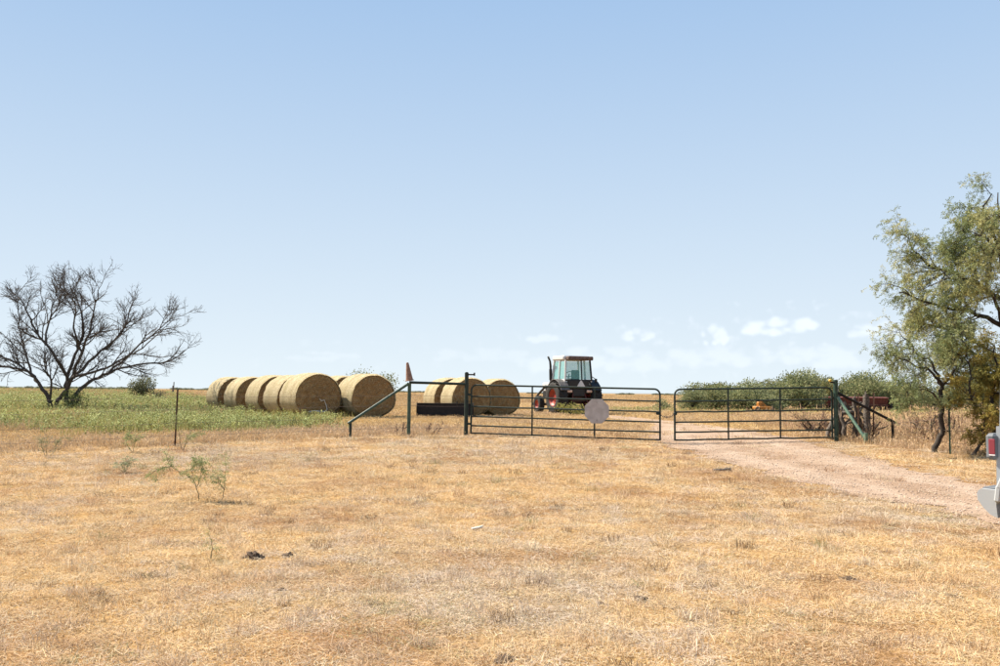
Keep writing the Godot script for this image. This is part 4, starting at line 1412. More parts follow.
func build_far_implements() -> void:
	var red := mat(0.20, 0.05, 0.045, 0.75, 0.0, M.dirt, 0.8)
	var o := thing("grain_drill", "long faded red farm implement on wheels before the thicket", "implement", g3(28.2, -67.6, -0.02), deg_to_rad(-6.0))
	var mb := MB.new()
	mb.extrude(PackedVector2Array([Vector2(-0.25, 0.45), Vector2(0.25, 0.45), Vector2(0.42, 0.95), Vector2(-0.42, 0.95)]), Transform3D(Basis(Vector3.UP, PI / 2.0), Vector3(-2.4, 0.05, 0)), 4.8)
	part("seed_box", mb, red, o)
	mb = MB.new()
	mb.bbox(Vector3(0, 1.03, 0), Vector3(4.9, 0.06, 0.92), 0.015, Basis(Vector3.RIGHT, 0.06))
	part("lid", mb, mat(0.25, 0.075, 0.065, 0.7, 0.0, M.dirt, 0.7), o)
	mb = MB.new()
	mb.bbox(Vector3(0, 0.42, 0.35), Vector3(4.9, 0.1, 0.1), 0.015)
	mb.bbox(Vector3(0, 0.42, -0.35), Vector3(4.9, 0.1, 0.1), 0.015)
	mb.pipe(Vector3(-2.4, 0.42, 0.4), Vector3(-3.6, 0.35, 0.3), 0.05, 8)
	part("frame", mb, red, o)
	for s in [-1.0, 1.0]:
		wheel(o, Vector3(s * 2.65, 0.42, 0), 0.42, 0.18, 0.22, 10, M.rust, s)
	for i in 12:
		mb = MB.new()
		var x := -2.2 + i * 0.4
		mb.lathe([Vector2(0.001, -0.01), Vector2(0.19, -0.006), Vector2(0.2, 0.0), Vector2(0.19, 0.006), Vector2(0.001, 0.01)], Transform3D(Basis(Vector3.UP, PI / 2.0 + 0.12), Vector3(x, 0.2, 0.45)), 18)
		mb.pipe(Vector3(x, 0.2, 0.45), Vector3(x, 0.45, 0.3), 0.02, 6)
		part("disc", mb, M.rust, o)
	o = thing("small_mower", "small orange implement standing before the thicket", "implement", g3(17.55, -57.0, -0.02), 0.4)
	var orange := mat(0.72, 0.29, 0.03, 0.55, 0.0, M.dirt, 1.2)
	mb = MB.new()
	mb.bbox(Vector3(0, 0.3, 0), Vector3(1.0, 0.22, 0.8), 0.05)
	part("deck", mb, orange, o)
	mb = MB.new()
	mb.bbox(Vector3(-0.22, 0.54, 0), Vector3(0.3, 0.32, 0.3), 0.05)
	mb.pipe(Vector3(0.1, 0.4, 0.1), Vector3(-0.1, 0.8, -0.1), 0.035, 8)
	mb.pipe(Vector3(0.3, 0.4, 0.1), Vector3(0.0, 0.8, -0.1), 0.035, 8)
	part("gearbox", mb, orange, o)
	for s in [-1.0, 1.0]:
		wheel(o, Vector3(s * 0.58, 0.2, 0.3), 0.2, 0.1, 0.1, 8, M.rust, s)

# ------------------------------------------------------------------ gates and fence
func round_frame(w: float, h: float, r: float) -> Array:
	var p := [Vector3(0, 0, 0), Vector3(0, h - r, 0)]
	for i in range(1, 7):
		var a := PI - PI / 2.0 * i / 6
		p.append(Vector3(r + cos(a) * r, h - r + sin(a) * r, 0))
	for i in range(0, 7):
		var a := PI / 2.0 - PI / 2.0 * i / 6
		p.append(Vector3(w - r + cos(a) * r, h - r + sin(a) * r, 0))
	p.append(Vector3(w, 0, 0))
	return p

func make_gate(label: String, from: Vector3, to: Vector3, h: float, uprights: Array) -> Node3D:
	var w := Vector2(to.x - from.x, to.z - from.z).length()
	var o := thing("pipe_gate", label, "gate", from, 0.0, "green pipe gates")
	var dir := (to - from).normalized()
	var flat := Vector3(dir.x, 0, dir.z).normalized()
	o.basis = Basis(dir, Vector3.UP, flat.cross(Vector3.UP).normalized())
	var mb := MB.new()
	var fr := round_frame(w, h, 0.14)
	mb.tube(fr, taper(fr.size(), 0.024, 0.024), 10)
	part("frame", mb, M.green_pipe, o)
	for y in [0.0, 0.19, 0.43, 0.68, 0.94]:
		mb = MB.new()
		var pts := []
		for i in 13:
			var e := 1.0 if i > 0 and i < 12 else 0.0
			pts.append(Vector3(0.012 + (w - 0.024) * i / 12.0, y + 0.015 + e * nz_mid.get_noise_2d(i * 2.1 + y * 50.0, w * 9.0) * 0.014, e * nz_mid.get_noise_2d(i * 1.7, y * 90.0 + w) * 0.016))
		mb.tube(pts, taper(13, 0.0205, 0.0205), 10)
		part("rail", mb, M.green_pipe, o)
	for u in uprights:
		mb = MB.new()
		mb.bbox(Vector3(u * w, h * 0.5 + 0.005, 0.028), Vector3(0.04, h - 0.03, 0.012), 0.003)
		part("upright", mb, M.green_pipe, o)
	return o

func build_gates() -> void:
	var gl := make_gate("longer green pipe gate carrying the blank octagonal sign", g3(-0.72, -21.98, 0.06), Vector3(3.94, gy(3.94, -20.9) + 0.06, -20.9), 1.25, [0.335, 0.665])
	var gr := make_gate("shorter green pipe gate across the dirt track", Vector3(4.30, gy(4.3, -20.9) + 0.06, -20.9), g3(8.27, -21.2, 0.075), 1.25, [0.335, 0.665])
	for y in [0.25, 1.0]:
		var mb := MB.new()
		mb.bbox(Vector3(-0.055, y, 0), Vector3(0.1, 0.05, 0.05), 0.01)
		part("hinge", mb, M.green_pipe, gl)
		mb = MB.new()
		var w := Vector2(8.27 - 4.30, 0.3).length()
		mb.bbox(Vector3(w + 0.04, y, 0), Vector3(0.08, 0.05, 0.05), 0.01)
		part("hinge", mb, M.green_pipe, gr)
	# chain between the two gates
	var ch := thing("chain", "short slack chain joining the two gates", "chain", Vector3(3.9, gy(4.1, -20.9) + 0.72, -20.9))
	for i in 13:
		var f := i / 12.0
		var mb := MB.new()
		var p := Vector3(-0.03 + f * 0.46, -0.09 * sin(PI * f), 0.03 * sin(PI * f))
		var tg := Vector3(1, -0.6 * cos(PI * f), 0).normalized()
		var up := tg.cross(Vector3(0, 0, 1)) if i % 2 == 0 else Vector3(0, 0, 1)
		var ring := []
		for k in 11:
			var a := TAU * k / 10
			ring.append(p + tg * cos(a) * 0.03 + up * sin(a) * 0.017)
		mb.tube(ring, taper(11, 0.006, 0.006), 5, false)
		part("link", mb, M.wire, ch)
	# latch wraps
	for s in [0, 1]:
		var mb := MB.new()
		mb.bbox(Vector3(-0.01 + s * 0.42, 0.0, 0), Vector3(0.09, 0.08, 0.07), 0.02)
		part("latch", mb, M.green_pipe, ch)
	# the plain back of an eight-sided sign
	var sg := thing("octagonal_sign", "weathered grey blank octagonal sign hung on the longer gate", "sign", Vector3(2.42, 0.68, -21.18), gl.rotation.y)
	var poly := PackedVector2Array()
	for i in 8:
		var a := TAU * (i + 0.5) / 8
		poly.append(Vector2(cos(a), sin(a)) * 0.327)
	var mb2 := MB.new()
	mb2.extrude(poly, Transform3D(Basis.IDENTITY, Vector3(0, 0, -0.04)), 0.004)
	part("plate", mb2, mat(0.52, 0.47, 0.44, 0.6, 0.1, noise_tex(0.015, 0.88, 1.0, 44, 256, FastNoiseLite.TYPE_SIMPLEX_SMOOTH, Color(1, 0.9, 0.82)), 1.3), sg)
	for y in [0.22, -0.22]:
		var b := MB.new()
		b.bbox(Vector3(0, y, -0.032), Vector3(0.02, 0.02, 0.014), 0.004)
		part("bolt", b, M.galv, sg)
	# pipe brace with posts on the hinge side of the longer gate
	var o := thing("pipe_brace", "green pipe brace with two posts, top rail and sloping leg", "fence brace", g3(-0.85, -22.0))
	var y0 := 0.0
	mb2 = MB.new()
	mb2.tube(v3([[0, -0.15, 0], [0, 1.62, 0], [0, 1.64, 0]]), [0.052, 0.052, 0.02], 14)
	part("post", mb2, M.green_pipe, o)
	var nb := MB.new()
	nb.pipe(Vector3(0.04, 1.575, 0), Vector3(0.2, 1.575, 0.03), 0.02)
	nb.pipe(Vector3(0.2, 1.545, 0.03), Vector3(0.2, 1.625, 0.03), 0.022)
	part("gate_hook", nb, M.black_metal, o)
	mb2 = MB.new()
	mb2.pipe(Vector3(-1.4, -0.15, 0.7), Vector3(-1.4, 1.33, 0.7), 0.045, 14)
	part("post", mb2, mat(0.055, 0.115, 0.075, 0.5, 0.0, M.dirt, 1.5), o)
	mb2 = MB.new()
	mb2.pipe(Vector3(-1.4, 1.35, 0.7), Vector3(-0.045, 1.33, 0.0), 0.034, 12)
	part("top_rail", mb2, M.green_pipe, o)
	mb2 = MB.new()
	mb2.pipe(Vector3(-1.42, 1.32, 0.72), Vector3(-2.78, 0.34, 1.45), 0.036, 12)
	part("sloping_leg", mb2, mat(0.06, 0.125, 0.085, 0.5, 0.0, M.dirt, 1.5), o)
	mb2 = MB.new()
	mb2.pipe(Vector3(-2.73, -0.15, 1.42), Vector3(-2.73, 0.36, 1.42), 0.033, 12)
	part("stub_post", mb2, M.green_pipe, o)
	# traffic cone on the corner post
	var c := thing("traffic_cone", "faded orange traffic cone set on the corner of the pipe brace", "cone", Vector3(-2.25, gy(-2.25, -21.3) + 1.375, -21.3), 0.3)
	c.basis = Basis(Vector3(0, 0, 1), deg_to_rad(8.0)) * Basis(Vector3.UP, 0.3)
	var cm := mat(0.47, 0.27, 0.19, 0.8, 0.0, M.dirt, 2.0)
	mb2 = MB.new()
	mb2.lathe([Vector2(0.088, 0.02), Vector2(0.09, 0.035), Vector2(0.034, 0.44), Vector2(0.024, 0.465), Vector2(0.018, 0.455)], Transform3D(Basis(Vector3.RIGHT, -PI / 2.0), Vector3.ZERO), 24)
	part("cone_body", mb2, cm, c)
	mb2 = MB.new()
	mb2.bbox(Vector3(0, 0.012, 0), Vector3(0.2, 0.024, 0.2), 0.01)
	part("base_plate", mb2, cm, c)
	# hinge post of the shorter gate with its two braces
	o = thing("pipe_brace", "tall green hinge post with two sloping pipe legs", "fence brace", g3(8.37, -21.2))
	mb2 = MB.new()
	mb2.tube(v3([[0, -0.15, 0], [0, 1.5, 0], [0, 1.52, 0]]), [0.055, 0.055, 0.02], 14)
	part("post", mb2, mat(0.04, 0.10, 0.065, 0.5, 0.0, M.dirt, 1.5), o)
	mb2 = MB.new()
	mb2.pipe(Vector3(0.04, 1.2, 0.0), Vector3(1.47, 0.47, 0.0), 0.033, 12)
	part("sloping_leg", mb2, M.black_metal, o)
	mb2 = MB.new()
	mb2.pipe(Vector3(1.4, -0.15, 0.0), Vector3(1.4, 0.5, 0.0), 0.034, 12)
	part("stub_post", mb2, M.black_metal, o)
	mb2 = MB.new()
	mb2.pipe(Vector3(0.03, 1.08, 0.05), Vector3(0.40, 0.12, 0.72), 0.038, 12)
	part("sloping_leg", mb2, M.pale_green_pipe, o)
	mb2 = MB.new()
	mb2.pipe(Vector3(0.41, -0.15, 0.75), Vector3(0.41, 0.24, 0.75), 0.045, 12)
	part("stub_post", mb2, M.pale_green_pipe, o)
	mb2 = MB.new()
	mb2.pipe(Vector3(-0.03, 1.45, 0.02), Vector3(-0.14, 1.46, 0.04), 0.022)
	part("gate_hook", mb2, M.black_metal, o)
	mb2 = lump_mb(46, 0.036, 0.25, 2, 1.0, Vector3(-0.15, 1.5, 0.04))
	part("yellow_cap", mb2, mat(0.66, 0.40, 0.05, 0.5), o)

func tpost(mb: MB, at: Vector3, h: float, lean := Vector3.ZERO) -> void:
	var up := (Vector3.UP + lean).normalized()
	var b := Basis(up.cross(Vector3(0, 0, 1)).normalized() * -1.0, up, Vector3(0, 0, 1))
	mb.bbox(at + up * (h * 0.5 - 0.1), Vector3(0.036, h + 0.2, 0.006), 0.002, b)
	mb.bbox(at + up * (h * 0.5 - 0.1) + Vector3(0, 0, 0.018), Vector3(0.006, h + 0.2, 0.033), 0.002, b)
	for i in int(h / 0.055):
		mb.bbox(at + up * (i * 0.055 + 0.05) + Vector3(0, 0, 0.036), Vector3(0.012, 0.012, 0.008), 0.002, b)

func wire_run(pts: Array, sag: float, sd: int) -> MB:
	var rg := RandomNumberGenerator.new()
	rg.seed = sd
	var mb := MB.new()
	for i in pts.size() - 1:
		var a: Vector3 = pts[i]
		var b: Vector3 = pts[i + 1]
		var path := []
		for k in 13:
			var f := k / 12.0
			path.append(a.lerp(b, f) - Vector3(0, sag * 4.0 * f * (1.0 - f), 0))
		mb.tube(path, taper(13, 0.0026, 0.0026), 4, false)
		var n := int(a.distance_to(b) / 0.13)
		for k in n:
			var f := (k + 0.5) / n
			var p := a.lerp(b, f) - Vector3(0, sag * 4.0 * f * (1.0 - f), 0)
			var d := Vector3(rg.randfn() * 0.3, 1, rg.randfn()).normalized() * 0.014
			mb.tube([p - d, p + d], [0.0015, 0.0015], 3, false)
	return mb

func build_wire_fences() -> void:
	var o := thing("barbed_wire_fence", "barbed wire fence with a rusty steel post along the green field", "fence", g3(-6.78, -17.92))
	var b := o.position
	var mb := MB.new()
	var posts := [Vector3(-6.78, 0, -17.92), Vector3(-10.6, 0, -14.75), Vector3(-14.4, 0, -11.6)]
	for i in posts.size():
		posts[i].y = gy(posts[i].x, posts[i].z)
		mb = MB.new()
		tpost(mb, posts[i] - b, 1.18, Vector3(0.012, 0, 0))
		part("steel_post", mb, M.rust, o)
	for k in 4:
		var y: float = [0.22, 0.48, 0.76, 1.02][k]
		var run := []
		for i in range(posts.size() - 1, -1, -1): run.append(posts[i] - b + Vector3(0, y, 0.05))
		run.append(g3(-3.58, -20.58, minf(y, 0.3) if k < 1 else y) - b)
		run.append(g3(-2.25, -21.26, y) - b)
		run.append(g3(-0.88, -21.96, y) - b)
		part("wire", wire_run(run, 0.012, 900 + k), M.wire, o)
	o = thing("barbed_wire_fence", "wire fence with a green steel post beneath the mesquite", "fence", g3(9.36, -17.75))
	b = o.position
	var gposts := [Vector3(9.36, 0, -17.75), Vector3(11.9, 0, -15.4), Vector3(14.6, 0, -12.9)]
	for i in gposts.size():
		gposts[i].y = gy(gposts[i].x, gposts[i].z)
		mb = MB.new()
		tpost(mb, gposts[i] - b, 1.22)
		part("steel_post", mb, mat(0.02, 0.065, 0.038, 0.6, 0.0, M.dirt, 2.0), o)
	for k in 4:
		var y: float = [0.25, 0.5, 0.78, 1.05][k]
		var run := [g3(9.75, -21.2, minf(y, 0.47)) - b]
		for p in gposts: run.append(p - b + Vector3(0, y, 0.05))
		part("wire", wire_run(run, 0.015, 920 + k), M.wire, o)
	# far fence posts on the horizon
	var rg := RandomNumberGenerator.new()
	rg.seed = 31
	var lab := ["far wooden fence post on the horizon at the picture's left edge", "far fence post on the horizon between bare tree and lone bush", "far fence post on the horizon left of the rusty steel post", "far tall fence post on the horizon behind the rusty steel post"]
	var xs := [[-86.0, 166.0, 1.3], [-72.0, 170.0, 1.2], [-66.0, 172.0, 1.9], [-63.5, 166.0, 2.6]]
	for i in 4:
		var p := thing("far_fence_post", lab[i], "fence post", g3(xs[i][0], -xs[i][1], -0.1), 0.0, "far fence posts")
		mb = MB.new()
		var hgt: float = xs[i][2]
		mb.tube([Vector3(0, 0, 0), Vector3(0.03, hgt * 0.5, 0), Vector3(0.05, hgt, 0)], [0.11, 0.1, 0.09], 7)
		part("post_shaft", mb, M.old_wood, p)

func build_old_wood() -> void:
	var rg := RandomNumberGenerator.new()
	rg.seed = 61
	# split old corner posts
	var defs := [[9.22, -21.35, 1.14, 0.088, 0.02, "thick weathered corner post nearest the foot of the dark brace"], [9.02, -21.55, 1.06, 0.06, -0.03, "thinner weathered post standing behind the thick corner post"], [8.68, -21.75, 1.2, 0.055, 0.05, "weathered grey post close behind the hinge post"]]
	for e in defs:
		var o := thing("weathered_post", e[5], "fence post", g3(e[0], e[1], -0.08), rg.randf() * 3.0, "weathered wooden posts")
		var mb := MB.new()
		var path := []
		var rad := []
		for i in 9:
			var f := i / 8.0
			path.append(Vector3(e[4] * e[2] * f * 2.0 + rg.randfn() * 0.008, f * (e[2] + 0.08), rg.randfn() * 0.008))
			rad.append(e[3] * (1.08 - 0.25 * f + rg.randfn() * 0.05))
		mb.tube(path, rad, 9)
		# knots and a broken top
		for i in 4:
			var k := 2 + rg.randi() % 6
			var d := Vector3(rg.randfn(), 0.3, rg.randfn()).normalized()
			mb.tube([path[k], path[k] + d * (e[3] + 0.05)], [0.03, 0.012], 6)
		mb.tube([path[8] - Vector3(0, 0.02, 0), path[8] + Vector3(0.02, 0.09, 0.01)], [e[3] * 0.45, 0.006], 5)
		part("post_shaft", mb, M.old_wood, o)
	# steel posts among them
	for e in [[8.94, -21.3, 1.17, "thin rusty steel post standing between hinge post and thick corner post"], [9.26, -21.15, 1.2, "thin rusty steel post standing against the thick corner post"]]:
		var o := thing("thin_steel_post", e[3], "fence post", g3(e[0], e[1]), 0.0, "thin steel posts")
		var mb := MB.new()
		tpost(mb, Vector3.ZERO, e[2], Vector3(0.03, 0, 0))
		part("post_shaft", mb, M.rust, o)
	# heap of grey dead wood
	var o2 := thing("dead_wood_heap", "tangled grey dead branches heaped against the weathered posts", "dead wood", g3(8.9, -21.75))
	var starts := [[[-0.35, 0.0, 0.2], [-0.3, 0.45, 0.15], [-0.05, 0.9, 0.0]], [[-0.5, 0.3, 0.0], [-0.1, 0.75, 0.1], [0.3, 0.95, 0.1]], [[0.35, 0.0, 0.1], [0.2, 0.5, 0.2], [-0.15, 0.95, 0.1]],
		[[-0.1, 0.62, 0.35], [0.12, 0.45, 0.32], [0.4, 0.2, 0.3]], [[-0.2, 0.0, 0.3], [-0.22, 0.4, 0.25], [-0.3, 0.8, 0.1]], [[-0.6, 0.05, 0.15], [-0.45, 0.5, 0.1], [-0.15, 0.85, 0.0]], [[0.1, 0.3, 0.2], [0.25, 0.75, 0.15], [0.42, 1.0, 0.1]],
		[[-0.35, 0.6, 0.1], [0.0, 0.72, 0.2], [0.35, 0.6, 0.25]], [[0.0, 0.0, 0.25], [0.05, 0.35, 0.2], [0.0, 0.75, 0.1]], [[-0.45, 0.0, 0.05], [-0.15, 0.4, 0.05], [0.25, 0.7, 0.0]]]
	for s in starts:
		var mb := MB.new()
		var path := smooth_path(v3(s), 4, rg, 0.018)
		var r := rg.randf_range(0.035, 0.065)
		var rr := taper(path.size(), r, r * 0.6)
		mb.tube(path, rr, 8)
		ramify(mb, rg, path, rr, 0, [{n = 4, from = 0.2, a0 = 30.0, a1 = 80.0, l = 0.35, r = 0.018, r1 = 0.006, seg = 4, kink = 0.3, lift = 0.0, sides = 4}], [])
		part("branch", mb, M.old_wood if rg.randf() < 0.7 else M.dead_bark, o2)

# ------------------------------------------------------------------ vehicle at the edge
func build_vehicle() -> void:
	var d := -7.62
	var o := thing("off_road_vehicle", "pale silver boxy vehicle parked at the picture's right edge, rear corner showing", "vehicle", Vector3(4.44, gy(5.5, d), d), deg_to_rad(-50.0))
	# x forward (to the right), y up, z towards the viewer; the near side lies at z = 0
	var paint := mat(0.34, 0.375, 0.41, 0.32, 0.2)
	paint.clearcoat_enabled = true
	paint.clearcoat = 0.6
	var silver := mat(0.37, 0.385, 0.395, 0.5, 0.0)
	var grey := mat(0.115, 0.125, 0.14, 0.6)
	var black := mat(0.014, 0.014, 0.015, 0.7)
	# tub: side outline with wheel arches
	var poly := PackedVector2Array([Vector2(-0.015, 0.66), Vector2(0.0, 0.58)])
	for i in 13:
		var a := PI - PI * i / 12
		poly.append(Vector2(0.52 + cos(a) * 0.46, 0.56 + sin(a) * 0.40))
	poly.append_array([Vector2(1.05, 0.45), Vector2(2.5, 0.45)])
	for i in 13:
		var a := PI - PI * i / 12
		poly.append(Vector2(3.02 + cos(a) * 0.47, 0.56 + sin(a) * 0.40))
	poly.append_array([Vector2(3.7, 0.66), Vector2(3.72, 1.12), Vector2(2.35, 1.2), Vector2(-0.005, 1.2)])
	var mb := MB.new()
	mb.extrude(poly, Transform3D(Basis.IDENTITY, Vector3(0, 0, -1.58)), 1.58)
	part("body", mb, paint, o)
	# inner wheel wells
	mb = MB.new()
	mb.bbox(Vector3(1.9, 0.72, -0.79), Vector3(3.5, 0.35, 1.1), 0.02)
	part("underbody", mb, black, o)
	# hard top with windows
	mb = MB.new()
	mb.extrude(PackedVector2Array([Vector2(0.0, 1.203), Vector2(2.2, 1.203), Vector2(1.95, 1.8), Vector2(1.85, 1.84), Vector2(0.1, 1.84), Vector2(0.03, 1.8)]), Transform3D(Basis.IDENTITY, Vector3(0, 0, -1.52)), 1.46)
	part("hard_top", mb, paint, o)
	var dark_glass := mat(0.012, 0.014, 0.016, 0.06)
	for w in [[0.14, 0.9], [1.0, 1.85]]:
		mb = MB.new()
		mb.extrude(PackedVector2Array([Vector2(w[0], 1.3), Vector2(w[1], 1.3), Vector2(w[1] - 0.06, 1.74), Vector2(w[0] + 0.03, 1.74)]), Transform3D(Basis.IDENTITY, Vector3(0, 0, -0.058)), 0.006)
		part("side_window", mb, dark_glass, o)
	mb = MB.new()
	mb.bbox(Vector3(0.95, 0.95, 0.002), Vector3(0.012, 0.5, 0.006), 0.001)
	mb.bbox(Vector3(1.12, 1.08, 0.02), Vector3(0.14, 0.035, 0.03), 0.01)
	part("door_handle", mb, grey, o)
	# fender flares
	for cx in [0.52, 3.02]:
		mb = MB.new()
		for i in 12:
			var a := PI - PI * i / 12
			var b := PI - PI * (i + 1) / 12
			var p := Vector3(cx + cos((a + b) * 0.5) * 0.485, 0.56 + sin((a + b) * 0.5) * 0.425, 0.06)
			mb.bbox(p, Vector3(0.05, 0.145, 0.16), 0.012, Basis(Vector3(0, 0, 1), (a + b) * 0.5))
		part("fender_flare", mb, silver, o)
	# wheels
	for e in [[0.52, -0.06], [3.02, -0.06], [0.52, -1.5], [3.02, -1.5]]:
		var sgn := 1.0 if e[1] > -1.0 else -1.0
		var t := Transform3D(Basis.IDENTITY, Vector3(e[0], 0.4, e[1]))
		mb = MB.new()
		mb.lathe([Vector2(0.23, -0.12), Vector2(0.3, -0.135), Vector2(0.375, -0.12), Vector2(0.4, -0.08), Vector2(0.4, 0.08), Vector2(0.375, 0.12), Vector2(0.3, 0.135), Vector2(0.23, 0.12)], t, 48)
		for i in 30:
			var a := TAU * i / 30
			mb.bbox(t * Vector3(cos(a) * 0.398, sin(a) * 0.398, 0.07 * (1 if i % 2 == 0 else -1)), Vector3(0.02, 0.05, 0.11), 0.004, Basis(Vector3(0, 0, 1), a))
		var wh := part("wheel", mb, M.rubber, o)
		mb = MB.new()
		mb.lathe([Vector2(0.235, 0.12 * sgn), Vector2(0.215, 0.115 * sgn), Vector2(0.2, 0.04 * sgn), Vector2(0.06, 0.06 * sgn), Vector2(0.001, 0.065 * sgn)], t, 30)
		for i in 5:
			var a := TAU * i / 5
			mb.bbox(t * Vector3(cos(a) * 0.13, sin(a) * 0.13, 0.065 * sgn), Vector3(0.17, 0.06, 0.03), 0.01, Basis(Vector3(0, 0, 1), a))
		part("rim", mb, silver, wh)
	# tail lamp standing off the rear corner
	mb = MB.new()
	mb.bbox(Vector3(-0.04, 1.02, -0.05), Vector3(0.09, 0.235, 0.19), 0.026)
	var lamp := part("tail_light", mb, grey, o)
	mb = MB.new()
	mb.bbox(Vector3(-0.027, 1.02, 0.046), Vector3(0.052, 0.135, 0.012), 0.005)
	part("red_lens", mb, mat(0.24, 0.04, 0.055, 0.25), lamp)
	mb = MB.new()
	mb.bbox(Vector3(-0.0835, 1.02, -0.06), Vector3(0.008, 0.17, 0.1), 0.002)
	part("red_lens", mb, mat(0.30, 0.02, 0.025, 0.18), lamp)
	mb = MB.new()
	mb.bbox(Vector3(-0.027, 0.945, 0.046), Vector3(0.052, 0.012, 0.012), 0.003)
	part("reflector", mb, mat(0.65, 0.6, 0.6, 0.2), lamp)
	# rear bumper with swept corners
	mb = MB.new()
	mb.extrude(PackedVector2Array([Vector2(-0.125, 0.63), Vector2(-0.135, 0.60), Vector2(-0.13, 0.55), Vector2(-0.085, 0.485), Vector2(-0.03, 0.43), Vector2(0.03, 0.405), Vector2(0.02, 0.52), Vector2(0.04, 0.645), Vector2(-0.10, 0.65)]), Transform3D(Basis.IDENTITY, Vector3(0, 0, -1.7)), 1.82)
	part("bumper", mb, silver, o)
	mb = MB.new()
	mb.bbox(Vector3(-0.055, 0.653, -0.79), Vector3(0.11, 0.012, 1.7), 0.004)
	part("bumper_step", mb, grey, o)
	mb = MB.new()
	mb.bbox(Vector3(3.82, 0.55, -0.79), Vector3(0.16, 0.2, 1.7), 0.04)
	part("front_bumper", mb, silver, o)

# ------------------------------------------------------------------ little things on the ground
func sprout(label: String, x: float, z: float, stems: Array, sd: int, leaf: float, cols: Array, dens: int) -> void:
	var o := thing("mesquite_sprout", label, "sprout", g3(x, z, -0.02), 0.0, "small sprouts in the dry grass")
	var rg := RandomNumberGenerator.new()
	rg.seed = sd
	var st := MB.new()
	var lv := MB.new()
	for s in stems:
		var path := smooth_path(v3(s), 4, rg, 0.006)
		var rad := taper(path.size(), 0.006, 0.002)
		st.tube(path, rad, 5, false)
		var tips := []
		ramify(st, rg, path, rad, 0, [{n = 3, from = 0.35, a0 = 25.0, a1 = 65.0, l = 0.16, r = 0.004, r1 = 0.0015, seg = 4, kink = 0.15, lift = 0.03, sides = 3}], tips)
		for q in range(path.size() / 3, path.size()): tips.append([path[q], Vector3(rg.randfn(), 0.5, rg.randfn()).normalized()])
		for t in tips:
			for i in dens + 1:
				frond(lv, rg, t[0], t[1] + Vector3(rg.randfn(), rg.randfn() * 0.6, rg.randfn()) * 0.8, 0.09, leaf * 1.25, 5, 0.4, cols[rg.randi() % cols.size()])
	part("stem", st, mat(0.17, 0.155, 0.08, 0.9), o)
	part("leaves", lv, M.leaf, o, true)

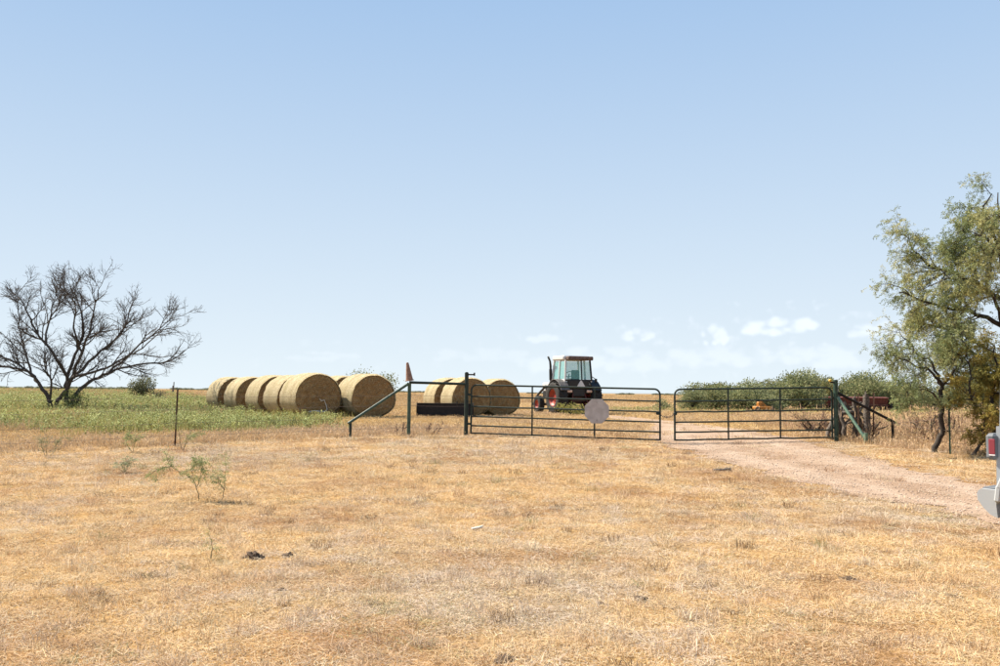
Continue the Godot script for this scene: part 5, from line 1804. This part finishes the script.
func build_small_things() -> void:
	var gc := [Color(0.29, 0.32, 0.14), Color(0.36, 0.37, 0.18), Color(0.24, 0.28, 0.12)]
	sprout("forked green sprout with one stem arching far to the left", -3.76, -10.83, [[[0, 0, 0], [-0.04, 0.2, 0], [-0.14, 0.32, 0], [-0.34, 0.45, 0.05], [-0.42, 0.62, 0.1]], [[-0.04, 0.2, 0], [0.0, 0.32, 0.03], [0.03, 0.45, 0.0]], [[-0.1, 0.3, 0], [-0.1, 0.42, 0.05], [-0.05, 0.52, 0.05]], [[-0.34, 0.45, 0.05], [-0.45, 0.44, 0.1], [-0.52, 0.42, 0.1]]], 71, 0.022, gc, 2)
	sprout("upright slender sprout beside the forked green sprout", -3.5, -10.85, [[[0, 0, 0], [0.04, 0.15, 0], [0.05, 0.35, 0.0], [0.04, 0.52, 0.02]], [[0.04, 0.15, 0], [-0.02, 0.25, 0.04], [-0.04, 0.33, 0.04]]], 72, 0.02, gc, 1)
	sprout("thin twiggy sprout near the picture's left edge", -8.3, -15.7, [[[0, 0, 0], [-0.08, 0.2, 0], [-0.1, 0.36, 0]], [[0, 0, 0], [0.15, 0.12, 0], [0.2, 0.3, 0.02], [0.32, 0.4, 0.0]], [[0, 0, 0], [0.06, 0.2, 0.1], [0.02, 0.33, 0.1]]], 73, 0.02, [Color(0.25, 0.25, 0.13), Color(0.3, 0.27, 0.15)], 1)
	sprout("bushy pale sprout between left edge and steel post", -5.95, -13.6, [[[0, 0, 0], [0.02, 0.1, 0], [0.0, 0.22, 0]], [[0, 0, 0], [0.05, 0.09, 0], [0.07, 0.18, 0.02]], [[0, 0, 0], [-0.04, 0.08, 0.03], [-0.06, 0.16, 0.03]]], 74, 0.028, [Color(0.36, 0.38, 0.23), Color(0.32, 0.34, 0.20)], 0)
	sprout("wispy green sprout at the foot of the rusty steel post", -6.35, -17.2, [[[0, 0, 0], [0.1, 0.3, 0], [0.3, 0.55, 0]], [[0, 0, 0], [-0.05, 0.35, 0.1], [-0.1, 0.7, 0.1]], [[0, 0, 0], [0.2, 0.3, 0.1], [0.5, 0.45, 0.1]]], 75, 0.025, gc, 1)
	sprout("single thin stem in front of the forked sprout", -2.45, -7.4, [[[0, 0, 0], [0.0, 0.1, 0], [-0.01, 0.2, 0.01]]], 76, 0.014, gc, 1)
	sprout("sprout in the strip of dry grass above the bushy one", -7.0, -16.4, [[[0, 0, 0], [0.02, 0.2, 0], [0.05, 0.36, 0]], [[0, 0, 0], [-0.1, 0.15, 0.03], [-0.12, 0.28, 0.03]]], 77, 0.024, gc, 2)
	# dried weeds by the brace
	var rg := RandomNumberGenerator.new()
	rg.seed = 88
	for e in [[-2.5, -21.45, "dry brown weed stalks left of the corner post"], [-1.75, -21.5, "dry brown weed stalk between the two brace posts"]]:
		var o := thing("dry_weed", e[2], "weed", g3(e[0], e[1], -0.02), 0.0, "dry weeds at the pipe brace")
		var mb := MB.new()
		for i in 4:
			var path := wander(rg, Vector3(rg.randfn() * 0.08, 0, rg.randfn() * 0.05), Vector3(rg.randfn() * 0.35, 1, rg.randfn() * 0.2), rg.randf_range(0.28, 0.5), 6, 0.12, 0.05)
			var rr := taper(7, 0.008, 0.003)
			mb.tube(path, rr, 4, false)
			var tips := []
			ramify(mb, rg, path, rr, 0, [{n = 6, from = 0.35, a0 = 25.0, a1 = 60.0, l = 0.11, r = 0.004, r1 = 0.003, seg = 2, kink = 0.15, lift = 0.03, sides = 3}], tips)
			for t in tips: lump_mb(rg.randi(), 0.011, 0.3, 1, 1.0, t[0], mb)
		part("stalks", mb, mat(0.12, 0.075, 0.055, 0.95), o)
	# dung and clods
	var dm := mat(0.12, 0.075, 0.045, 0.95, 0.0, M.fine, 3.0)
	var pats := [[-2.12, -7.47, 0.075, 0.9, "dark upright dung clod in the straw below the sprouts"], [-1.84, -7.57, 0.06, 0.6, "flatter dung clod right of the upright one"], [1.02, -6.17, 0.07, 0.35, "flat dark dung pat in the straw at the picture's lower middle"], [2.8, -6.88, 0.07, 0.4, "dark dung pat below the dirt track"],
		[3.05, -6.4, 0.055, 0.35, "brown dung crumb right of the pat below the track"], [3.35, -6.35, 0.06, 0.3, "brown dung crumb farthest right in the straw"], [0.05, -4.74, 0.06, 0.45, "dark clod at the picture's bottom edge"], [0.72, -6.05, 0.045, 0.35, "small clod left of the flat dung pat"], [-1.55, -6.2, 0.035, 0.6, "small clod below the two left dung clods"], [3.55, -12.6, 0.05, 0.5, "small dark clod near the left edge of the track"]]
	for p in pats:
		var o := thing("dung_clod", p[4], "dung", g3(p[0], p[1], -p[2] * p[3] * 0.25), rg.randf() * 6.0, "dung clods in the dry grass")
		p[2] *= 0.75
		var mb := lump_mb(rg.randi() % 999, p[2], 0.5, 3, p[3], Vector3(0, p[2] * p[3] * 0.4, 0))
		lump_mb(rg.randi() % 999, p[2] * 0.6, 0.5, 2, p[3], Vector3(p[2] * 1.1, p[2] * p[3] * 0.3, 0.02), mb)
		lump_mb(rg.randi() % 999, p[2] * 0.45, 0.5, 2, p[3], Vector3(-p[2] * 1.2, p[2] * p[3] * 0.2, -0.03), mb)
		smooth_normals(mb)
		part("crust", mb, dm, o)
	# a pale splinter, a grey chip and some sticks
	var o3 := thing("pale_splinter", "short whitish wood splinter lying in the straw", "splinter", g3(-0.22, -9.06, 0.03), 0.35)
	var mb3 := MB.new()
	mb3.bbox(Vector3.ZERO, Vector3(0.12, 0.02, 0.035), 0.006, Basis(Vector3(0, 0, 1), 0.12))
	mb3.bbox(Vector3(0.04, 0.012, 0.005), Vector3(0.06, 0.015, 0.02), 0.004, Basis(Vector3(0, 0, 1), 0.3))
	part("wood", mb3, mat(0.62, 0.56, 0.48, 0.8), o3)
	o3 = thing("bark_chip", "grey bark chip on the near verge of the track", "chip", g3(3.85, -14.78, 0.03), 0.2)
	mb3 = MB.new()
	mb3.bbox(Vector3.ZERO, Vector3(0.32, 0.03, 0.1), 0.012)
	mb3.bbox(Vector3(0.1, 0.02, 0.02), Vector3(0.12, 0.02, 0.06), 0.006, Basis(Vector3.UP, 0.4))
	part("wood", mb3, M.old_wood, o3)
